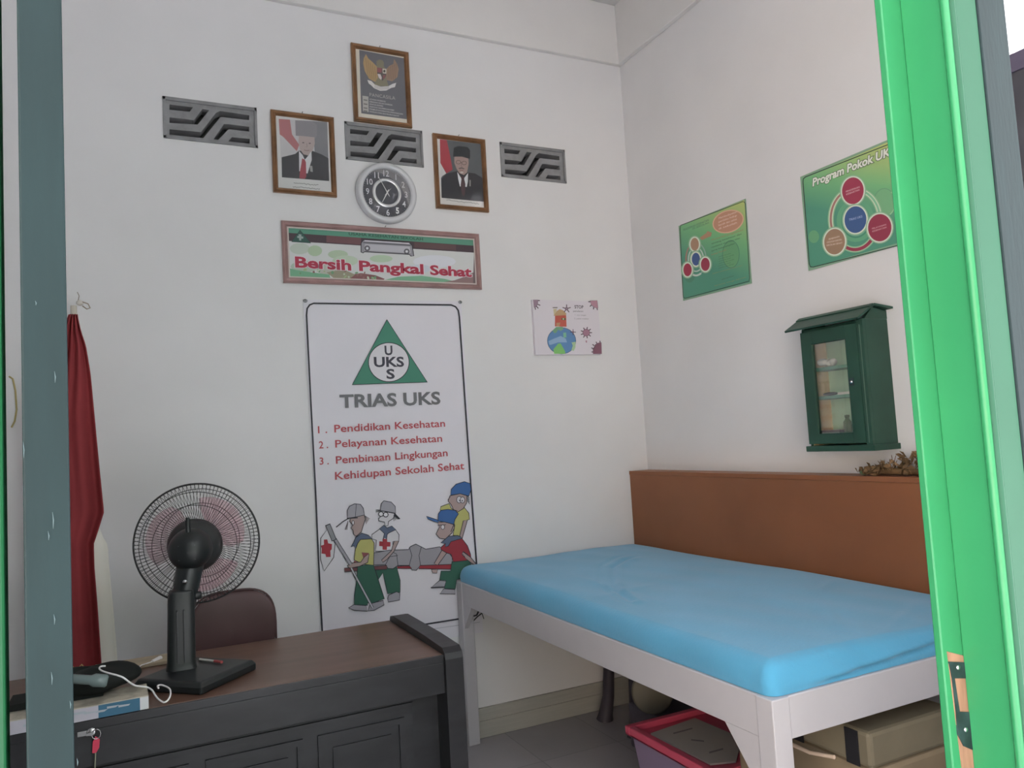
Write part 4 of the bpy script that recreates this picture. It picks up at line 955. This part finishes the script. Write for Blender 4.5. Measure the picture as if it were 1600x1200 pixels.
b.box(dx0+.055, dx1-.17, fy, fy+.018, .04, .63, DARKW)
b.box(dx0+.055, dx1-.17, fy-.008, fy, .600, .612, DARKW)
def raised(x0, x1, z0, z1):
    for (a0, a1, c0, c1) in ((x0, x1, z1-.018, z1), (x0, x1, z0, z0+.018), (x0, x0+.018, z0+.018, z1-.018), (x1-.018, x1, z0+.018, z1-.018)): b.box(a0, a1, fy-.009, fy+.001, c0, c1, DARKW)
    b.box(x0+.045, x1-.045, fy-.007, fy, z0+.045, z1-.045, DARKW)
xs = [onY(fy, 497, 1180).x, onY(fy, 632, 1150).x]
wpan = xs[1]-xs[0]
raised(xs[0], xs[1], .10, .570); raised(xs[0]-.045-wpan, xs[0]-.045, .10, .570); raised(xs[0]-.09-2*wpan, xs[0]-.09-wpan, .10, .570)
b.build('front_panel', rt)
b = MB(); b.box(dx1-.17, dx1-.062, fy+.06, fy+.075, .04, .63, DARKW); b.build('inset_panel', rt)
# lock in the apron and its key with a red tag
p = onY(dyf+.004, 143, 1143)
b = MB(); b.lathe([(.012, 0), (.012, .006), (.009, .009), (0, .009)], p, (0, -1, 0), METAL, n=18); b.box(p.x-.034, p.x-.010, p.y-.004, p.y, p.z-.008, p.z+.006, METAL); b.build('lock', rt, bevel=.001)
k = root('key', (p.x+.01, p.y-.010, p.z), 'key with a red tag hanging from the lock on the desk front', 'key')
b = MB(); c = p+Vector((.012, -.012, -.006)); b.tube([c+Vector((.011*math.cos(t*.6283), 0, .013*math.sin(t*.6283))) for t in range(10)], .0013, METAL, n=6, closed=True); b.box(p.x-.012, p.x+.006, p.y-.014, p.y-.009, p.z-.006, p.z+.001, METAL); b.build('ring', k)
b = MB(); tx = [onY(p.y-.012, *q) for q in ((149, 1151), (156, 1155), (155, 1168), (150, 1177), (144, 1177), (145, 1160))]; b.prism(tx, (0, .004, 0), mat('red_tag', L(165, 48, 70, .62), .4)); b.build('tag', k, bevel=.001)
b = MB(); q0, q1 = onY(p.y-.011, 149, 1176), onY(p.y-.011, 147, 1240); b.tube([q0, q1], .0022, inkm((95, 95, 80), .45), n=6); b.build('strap', k)

# ================================================================= CHAIR
rt = root('chair', (.318, 3.27, 0), 'dark maroon upholstered chair tucked behind the desk', 'chair')
MAR = mat('maroon_vinyl', L(62, 44, 45, .5), .45, .35, var=.08, scale=6)
def cpad(u, v):
    ang = u*2*math.pi; c, s_ = math.cos(ang), math.sin(ang); e = 3.2
    sx = math.copysign(abs(c)**(2/e), c); sz = math.copysign(abs(s_)**(2/e), s_)
    w = .158*(1-.05*(sz < 0)); h = .165
    k_ = math.sin(min(1, v*2)*math.pi/2) if v < .5 else math.sin(min(1, (1-v)*2)*math.pi/2)
    rr = .0 + k_**.45
    y = 3.235+(.5-v)*-.05+.03*(1-(sx*rr)**2)
    return Vector((.318+sx*w*rr, y, .752+sz*h*rr))
b = MB(); b.grid(cpad, 56, 22, MAR, closed_u=True); b.build('backrest', rt)
b = MB(); b.tube([(.318+.160*math.copysign(abs(math.cos(t))**.62, math.cos(t)), 3.258, .752+.169*math.copysign(abs(math.sin(t))**.62, math.sin(t))) for t in [i*math.pi/24-.1 for i in range(26)]], .004, MAR, n=8); b.build('backrest_piping', rt)
b = MB(); b.box(.138, .498, 2.93, 3.22, .42, .48, MAR); b.build('seat', rt, bevel=.02)
FRM = mat('dark_steel', (.03, .03, .03), .35, .5, .6)
for sx in (-1, 1):
    X = .318+sx*.145; b = MB(); b.tube([(X, 3.275, 0), (X, 3.275, .40), (X, 3.285, .75)], .012, FRM, n=10); b.build('leg', rt)
    b = MB(); b.tube([(X, 2.95, 0), (X, 2.95, .425)], .012, FRM, n=10); b.build('leg', rt)
b = MB(); b.tube([(.173, 3.275, .41), (.463, 3.275, .41)], .010, FRM); b.tube([(.173, 2.95, .41), (.463, 2.95, .41)], .010, FRM); b.tube([(.173, 2.95, .41), (.173, 3.275, .41)], .010, FRM); b.tube([(.463, 2.95, .41), (.463, 3.275, .41)], .010, FRM); b.build('seat_frame', rt)

# ================================================================= DESK FAN
rt = root('desk_fan', (.14, 2.70, dz), 'black desk fan with wire guard, seen from behind, standing on the desk', 'fan')
b = MB(); Bc = Vector((.145, 2.675, dz))
cor = [onZ(.772, *p) for p in ((318, 1072), (398, 1030), (330, 1012))]
P0 = Vector((.150, 2.510, 0)); P1 = Vector((.330, 2.690, 0)); d1 = (P1-P0); d2 = Vector((-d1.y, d1.x, 0))
base = [P0, P1, P1+d2, P0+d2]
cen = (P0+P1+d2/1)/2 if False else sum(base, Vector())/4
lo = [cen+(p-cen)*1.0 for p in base]; hi = [cen+(p-cen)*.93 for p in base]
b.add([(p.x, p.y, dz+.001) for p in lo]+[(p.x, p.y, dz+.022) for p in lo]+[(p.x, p.y, dz+.036) for p in hi], [(3, 2, 1, 0), (0, 1, 5, 4), (1, 2, 6, 5), (2, 3, 7, 6), (3, 0, 4, 7), (4, 5, 9, 8), (5, 6, 10, 9), (6, 7, 11, 10), (7, 4, 8, 11), (8, 9, 10, 11)], BLACKP)
b.build('base', rt, bevel=.006)
colb = Vector((.108, 2.735, dz+.034)); colt = Vector((.123, 2.735, .985))
b = MB(); zz = [(.0, .046, .040), (.02, .042, .035), (.10, .041, .034), (.215, .040, .033), (.245, .036, .031), (.250, .0, .0)]
def cf(u, v):
    i = v*(len(zz)-1); k = min(int(i), len(zz)-2); t = i-k; h, wx, wy = [zz[k][j]+(zz[k+1][j]-zz[k][j])*t for j in range(3)]
    an = u*2*math.pi; c, s_ = math.cos(an), math.sin(an); e = .5
    return Vector((colb.x+h*.02+math.copysign(abs(c)**e, c)*wx, colb.y+math.copysign(abs(s_)**e, s_)*wy, colb.z+h))
b.grid(cf, 32, 20, BLACKP, closed_u=True)
b.build('column', rt)
for dxk in (-.012, 0.008):
    b = MB(); b.box(colb.x+dxk, colb.x+dxk+.003, colb.y-.047, colb.y-.028, dz+.06, dz+.22, mat('grey_rib', (.035, .038, .04), .4)); b.build('rib', rt)
# head axis
ax = Vector((math.sin(R(13)), math.cos(R(13)), .04)).normalized()
hc = onY(2.78, 298, 858)                                  # motor centre
gc = hc+ax*.125
b = MB(); b.lathe([(.0, -.075), (.025, -.073), (.045, -.064), (.060, -.045), (.067, -.02), (.068, .01), (.064, .03)], hc, ax, BLACKP, n=36)
for k in range(2):
    pass
b.build('motor_housing', rt)
b = MB(); b.lathe([(.062, .026), (.072, .035), (.084, .060), (.088, .078), (.084, .082), (.060, .084), (0, .084)], hc, ax, mat('dark_grey_plastic', (.035, .037, .038), .45), n=40); b.build('motor_cover', rt)
# slots on the motor
side_ = ax.cross(Vector((0, 0, 1))).normalized(); upv = side_.cross(ax)
b = MB(); GV = mat('grey_slot', (.06, .065, .07), .5)
for cxs in (-.016, .016):
    for k in range(6):
        c = hc-ax*.0685+side_*cxs+upv*(.022-k*.009); hw = .010
        b.tube([c-side_*hw, c+side_*hw], .0018, GV, n=6)
b.build('motor_grille', rt)
b = MB(); kp = hc+upv*.06-ax*.035; b.tube([kp, kp+upv*.03-ax*.002, kp+upv*.048], [.009, .008, .006], BLACKP, n=12); b.build('oscillation_knob', rt)
b = MB(); nk = Vector((colb.x+.012, colb.y, .985)); b.tube([(nk.x, nk.y, .970), (nk.x+.006, nk.y+.01, 1.02), (hc.x, hc.y, hc.z-.04)], [.034, .038, .042], BLACKP, n=16)
b.lathe([(0, .016), (.012, .014), (.014, 0)], (nk.x+.038, nk.y, 1.005), (1, -.3, 0), BLACKP, n=12); b.build('neck', rt)
b = MB(); b.lathe([(0, .005), (.006, .004), (.007, 0)], onY(colb.y-.034, 289, 909), (0, -1, 0), METAL, n=12); b.build('tilt_screw', rt)
# guards
GW = mat('guard_wire', (.035, .034, .036), .4, .5, .2)
RG = .203
def gp(r, an, h): return gc+ax*h+(side_*math.cos(an)+upv*math.sin(an))*r
def ring(b, r, h, w, n=64): b.tube([gp(r, 2*math.pi*k/n, h) for k in range(n)], w, GW, n=5, closed=True)
b = MB(); NW = 96
for k in range(NW):
    an = 2*math.pi*k/NW
    b.tube([gp(.078, an, -.045), gp(.12, an, -.048), gp(.17, an, -.040), gp(.192, an, -.022), gp(RG, an, 0)], .0010, GW, n=4, caps=False)
for r, h, w in ((.088, -.046, .0013), (.135, -.047, .0013), (.178, -.036, .0013)): ring(b, r, h, w)
ring(b, RG, 0, .0034, 80); b.build('rear_guard', rt)
b = MB()
for k in range(NW):
    an = 2*math.pi*(k+.5)/NW
    b.tube([gp(.045, an, .075), gp(.12, an, .068), gp(.17, an, .050), gp(.195, an, .025), gp(RG, an, .004)], .0010, GW, n=4, caps=False)
for r, h, w in ((.13, .066, .0013), (.182, .041, .0013)): ring(b, r, h, w)
b.lathe([(0, .078), (.046, .078), (.048, .072), (0, .070)], gc, ax, BLACKP, n=30)
b.build('front_guard', rt)
BLD = mat('pink_translucent_blade', L(165, 95, 115, .6), .35, .4)
_t = BLD.node_tree; _p = _t.nodes['Principled BSDF']; _p.inputs['Alpha'].default_value = .22
b = MB(); b.lathe([(0, .04), (.030, .036), (.036, .02), (.036, -.02), (0, -.022)], gc, ax, mat('maroon_hub', L(95, 55, 65, .5), .4), n=26); b.build('hub', rt)
for k in range(3):
    b = MB(); a0 = 2*math.pi*k/3+.5
    def bf(u, v):
        r = .033+v*.135; wd = .35+.75*math.sin(min(1, v*1.15)*math.pi*.62); an = a0+(u-.5)*wd*1.5+.25*v; edge = 1-.10*(2*u-1)**2*v
        return gp(r*edge, an, (u-.5)*.035)
    b.grid(bf, 16, 14, BLD); b.build('blade', rt, solid=.0015)

# ================================================================= THINGS ON THE DESK
# worn box with white and blue edge
def f(b):
    zt_ = dz+.038
    fr = [onZ(zt_, *p) for p in ((60, 1118), (232, 1086))]; q1 = fr[1]; q0 = fr[0]
    e = (q1-q0).normalized(); bk = Vector((-e.y, e.x, 0)); q0 = q1-e*.40
    for (s0, s1, mt_) in ((0, .275, inkm((150, 148, 158), .66)), (.275, .378, inkm((40, 86, 112), .62)), (.378, .40, inkm((165, 168, 170), .6))):
        A_, B_ = q0+e*s0, q0+e*s1
        b.prism([Vector((p.x, p.y, dz+.001)) for p in (A_, B_, B_+bk*.13, A_+bk*.13)], (0, 0, .034), mt_)
    A_, B_ = q0-e*.002, q1
    b.prism([Vector((p.x, p.y, dz+.035)) for p in (A_, B_, B_+bk*.13, A_+bk*.13)], (0, 0, .003), mat('worn_cardboard', L(120, 116, 105, .42), .8, var=.35, scale=18))
    # torn strips of white paper on the front
    for k in range(9):
        s0 = .10+k*.028; c = q0+e*s0-bk*.0012+Vector((0, 0, dz+.012+random.uniform(-.006, .012)-q0.z)); 
        b.add([c, c+e*random.uniform(.02, .04), c+e*.03+Vector((0, 0, random.uniform(.003, .008))), c+Vector((0, 0, .006))], [(0, 1, 2, 3)], inkm((110, 118, 125), .42))
    return (q1.x-.2, q1.y, dz)
small('worn_box', 'flat worn box with white and blue edge at the left front of the desk', 'box', f)
# black pouch on it
def f(b):
    c = onZ(dz+.06, 165, 1068); BK = mat('black_fabric', (.014, .016, .015), .8, .2)
    c = Vector((-.135, 2.615, dz+.039))
    def pf(u, v):
        an = u*2*math.pi; t = v*math.pi; r = math.sin(t)**.8
        return c+Vector((.130*r*math.cos(an), .085*r*math.sin(an), .036+.036*math.cos(t)*(1+.25*math.sin(3*an)*r)))
    b.grid(pf, 40, 16, BK, closed_u=True); b.box(c.x-.20, c.x+.03, c.y-.065, c.y+.04, c.z, c.z+.018, BK)
    return c
small('black_pouch', 'black fabric pouch on top of the worn box', 'pouch', f)
def f(b):
    z = dz+.090; CL = mat('clear_plastic', L(100, 114, 114, .75), .15, .5); c1_ = onY(2.492, 166, 1064); c0_ = onY(2.500, 100, 1060)
    b.lathe([(0, -.004), (.012, -.004), (.017, .0), (.018, .03), (.013, .04), (.013, .15), (0, .15)], c1_, (c0_-c1_).normalized(), CL, n=22); return c1_
small('clear_bottle', 'small clear plastic bottle lying on the black pouch', 'bottle', f)
# white cable
pts = [(430, 138, .872), (385, 142, .872), (368, 165, .872), (400, 190, .872), (480, 216, .870), (560, 236, .868), (620, 260, .862), (680, 305, .845), (740, 340, .825), (800, 350, .81), (870, 360, .80), (920, 392, .796), (945, 435, .790), (980, 480, .786), (1020, 508, .784), (1050, 514, .784), (1085, 490, .788), (1108, 440, .792), (1105, 385, .794), (1070, 355, .794), (1010, 335, .794), (975, 345, .794), (985, 368, .794)]
P_ = [onZ(z, 100+x/6.667, 1020+y/6.667) for x, y, z in pts]
# smooth with Catmull-Rom
sp = []
for i in range(len(P_)-1):
    p0, p1, p2, p3 = P_[max(i-1, 0)], P_[i], P_[i+1], P_[min(i+2, len(P_)-1)]
    for k in range(4):
        t = k/4; sp.append(.5*((2*p1)+(p2-p0)*t+(2*p0-5*p1+4*p2-p3)*t*t+(3*p1-p0-3*p2+p3)*t**3))
sp.append(P_[-1])
b = MB(); b.tube(sp, .0024, mat('white_cable', L(190, 188, 180, .5), .4), n=8); tag(b.build('cable', org=sp[len(sp)//2]), 'looping white cable over the black pouch at the desk front', 'cable')
def f(b):
    wc = mat('white_cable', (1, 1, 1)); p0, p1 = onZ(dz+.006, 205, 1050), onZ(dz+.012, 238, 1034)
    b.tube([p0, (p0+p1)/2+Vector((0, 0, .006)), p1], .002, wc, n=8); e = (p1-p0).normalized(); b.tube([p1, p1+e*.035], [.006, .0075], wc, n=10); b.ball(p1+e*.035, .009, .009, .008, wc, n=12); return p0
small('charger_lead', 'short white lead with plug end lying left of the fan base', 'cable', f)
def f(b):
    c = onZ(dz, 215, 1050); b.box(c.x-.13, c.x+.16, c.y+.04, c.y+.15, dz+.001, dz+.012, mat('pale_paper_board', L(118, 108, 92, .42), .7, var=.15, scale=12)); return (c.x, c.y+.09, dz)
small('clipboard', 'thin pale brown board lying on the desk behind the white lead', 'board', f, bevel=.001)
def f(b):
    p0, p1 = onZ(.80, 312, 1026), onZ(.80, 335, 1029); p0.z = p1.z = .792
    b.tube([p0, p1], .0035, inkm((150, 150, 145), .45), n=8); b.tube([p1, p1+(p1-p0)*.5], .0045, inkm((130, 50, 50), .45), n=8); return p0
small('marker_pen', 'small white pen with red cap on the fan base', 'pen', f)
def f(b):
    G = inkm((140, 120, 70), .45); c = onZ(dz+.06, 128, 1043)
    b.tube([c+Vector((-.03+.006*k, .01*math.sin(k), .012*math.cos(k*1.3))) for k in range(9)], .0016, G, n=6); return c
small('gold_string', 'tangled gold string behind the black pouch', 'string', f)

# ================================================================= FLAG ON A POLE
rt = root('flag', (-.235, 3.47, 0), 'furled red and white flag hanging from a pole by the back wall', 'flag')
RF = mat('red_flag_cloth', L(110, 44, 47, .5), .8, .15, var=.08, scale=5); WF = mat('white_flag_cloth', L(168, 163, 156, .40), .8, .15)
tip = onY(3.50, 124, 478)
b = MB(); b.tube([(tip.x-.02, 3.50, 0), (tip.x-.02, 3.50, tip.z+.0)], .012, mat('pale_pole', (.6, .56, .48), .5), n=12); b.build('pole', rt)
b = MB(); b.lathe([(.16, 0), (.16, .02), (.05, .04), (.02, .08), (.016, .3)], (tip.x-.02, 3.44, 0), (0, 0, 1), mat('pale_pole', (1, 1, 1)), n=30, cap=True); b.build('base', rt)
b = MB(); t0 = onY(3.48, 122, 470)
b.tube([t0+Vector((0, 0, -.01)), t0+Vector((.012, -.006, -.004)), t0+Vector((.035, -.004, -.012)), t0+Vector((.042, 0, -.028)), t0+Vector((.03, .004, -.032)), t0+Vector((.015, 0, -.02))], .0022, inkm((120, 105, 90), .5), n=6)
b.tube([t0, t0+Vector((.004, 0, .02)), t0+Vector((-.002, 0, .035))], .0016, inkm((110, 100, 90), .5), n=6)
b.ball(t0+Vector((.006, 0, -.008)), .014, .012, .012, inkm((160, 155, 148), .5), n=10); b.build('cord_knot', rt)
redge = [(2.03, 121), (1.97, 126), (1.91, 134), (1.80, 141), (1.53, 151), (1.40, 156), (1.255, 162), (1.20, 155), (1.136, 146), (1.05, 147), (.9, 152), (.69, 158), (.55, 160), (.30, 160)]
edge = []
for z, px_ in redge:
    d = ray(px_, 600); 
    # find pixel row at height z on the flag plane
    lo_, hi_ = 300, 1500
    for _ in range(30):
        mid = (lo_+hi_)/2
        if onY(3.45, px_, mid).z > z: lo_ = mid
        else: hi_ = mid
    edge.append((z, onY(3.45, px_, lo_).x))
def ex(z):
    for (za, xa), (zb, xb) in zip(edge, edge[1:]):
        if za >= z >= zb: return xa+(xb-xa)*(za-z)/(za-zb)
    return edge[-1][1] if z < edge[-1][0] else edge[0][1]
def ff(u, v):
    z = 2.035-v*1.70; xr = ex(z); xl = -.235-min(.12, v*.5)
    x = xl+(xr-xl)*u
    return Vector((x, 3.45-.025*math.sin(u*11+v*2)*min(1, v*4)+.01*math.sin(u*23), z))
b = MB(); b.grid(ff, 40, 90, RF); b.build('red_cloth', rt, solid=.003)
def wfn(u, v):
    z = 1.19-v*.86; xr = ex(z)+.046+.012*v; xl = -.26
    if v < .08: xr = ex(z)+.046*v/.08
    return Vector((xl+(xr-xl)*u, 3.522-.010*math.sin(u*9+2), z))
b = MB(); b.grid(wfn, 24, 40, WF); b.build('white_cloth', rt, solid=.003)
# thin yellowed wire loop on the wall, seen through the gap beside the door leaf
ptsw = [(14, 588), (20, 592), (24, 610), (26, 640), (23, 658), (18, 668)]
b = MB(); b.tube([onY(DB-.004, *p) for p in ptsw], .0035, inkm((150, 135, 85), .55), n=6)
tag(b.build('wire_hook', org=onY(DB-.004, 24, 625)), 'thin yellowed curved wire on the back wall left of the open door edge', 'wire')

for o in bpy.data.objects:
    if '_w' in o: del o['_w']
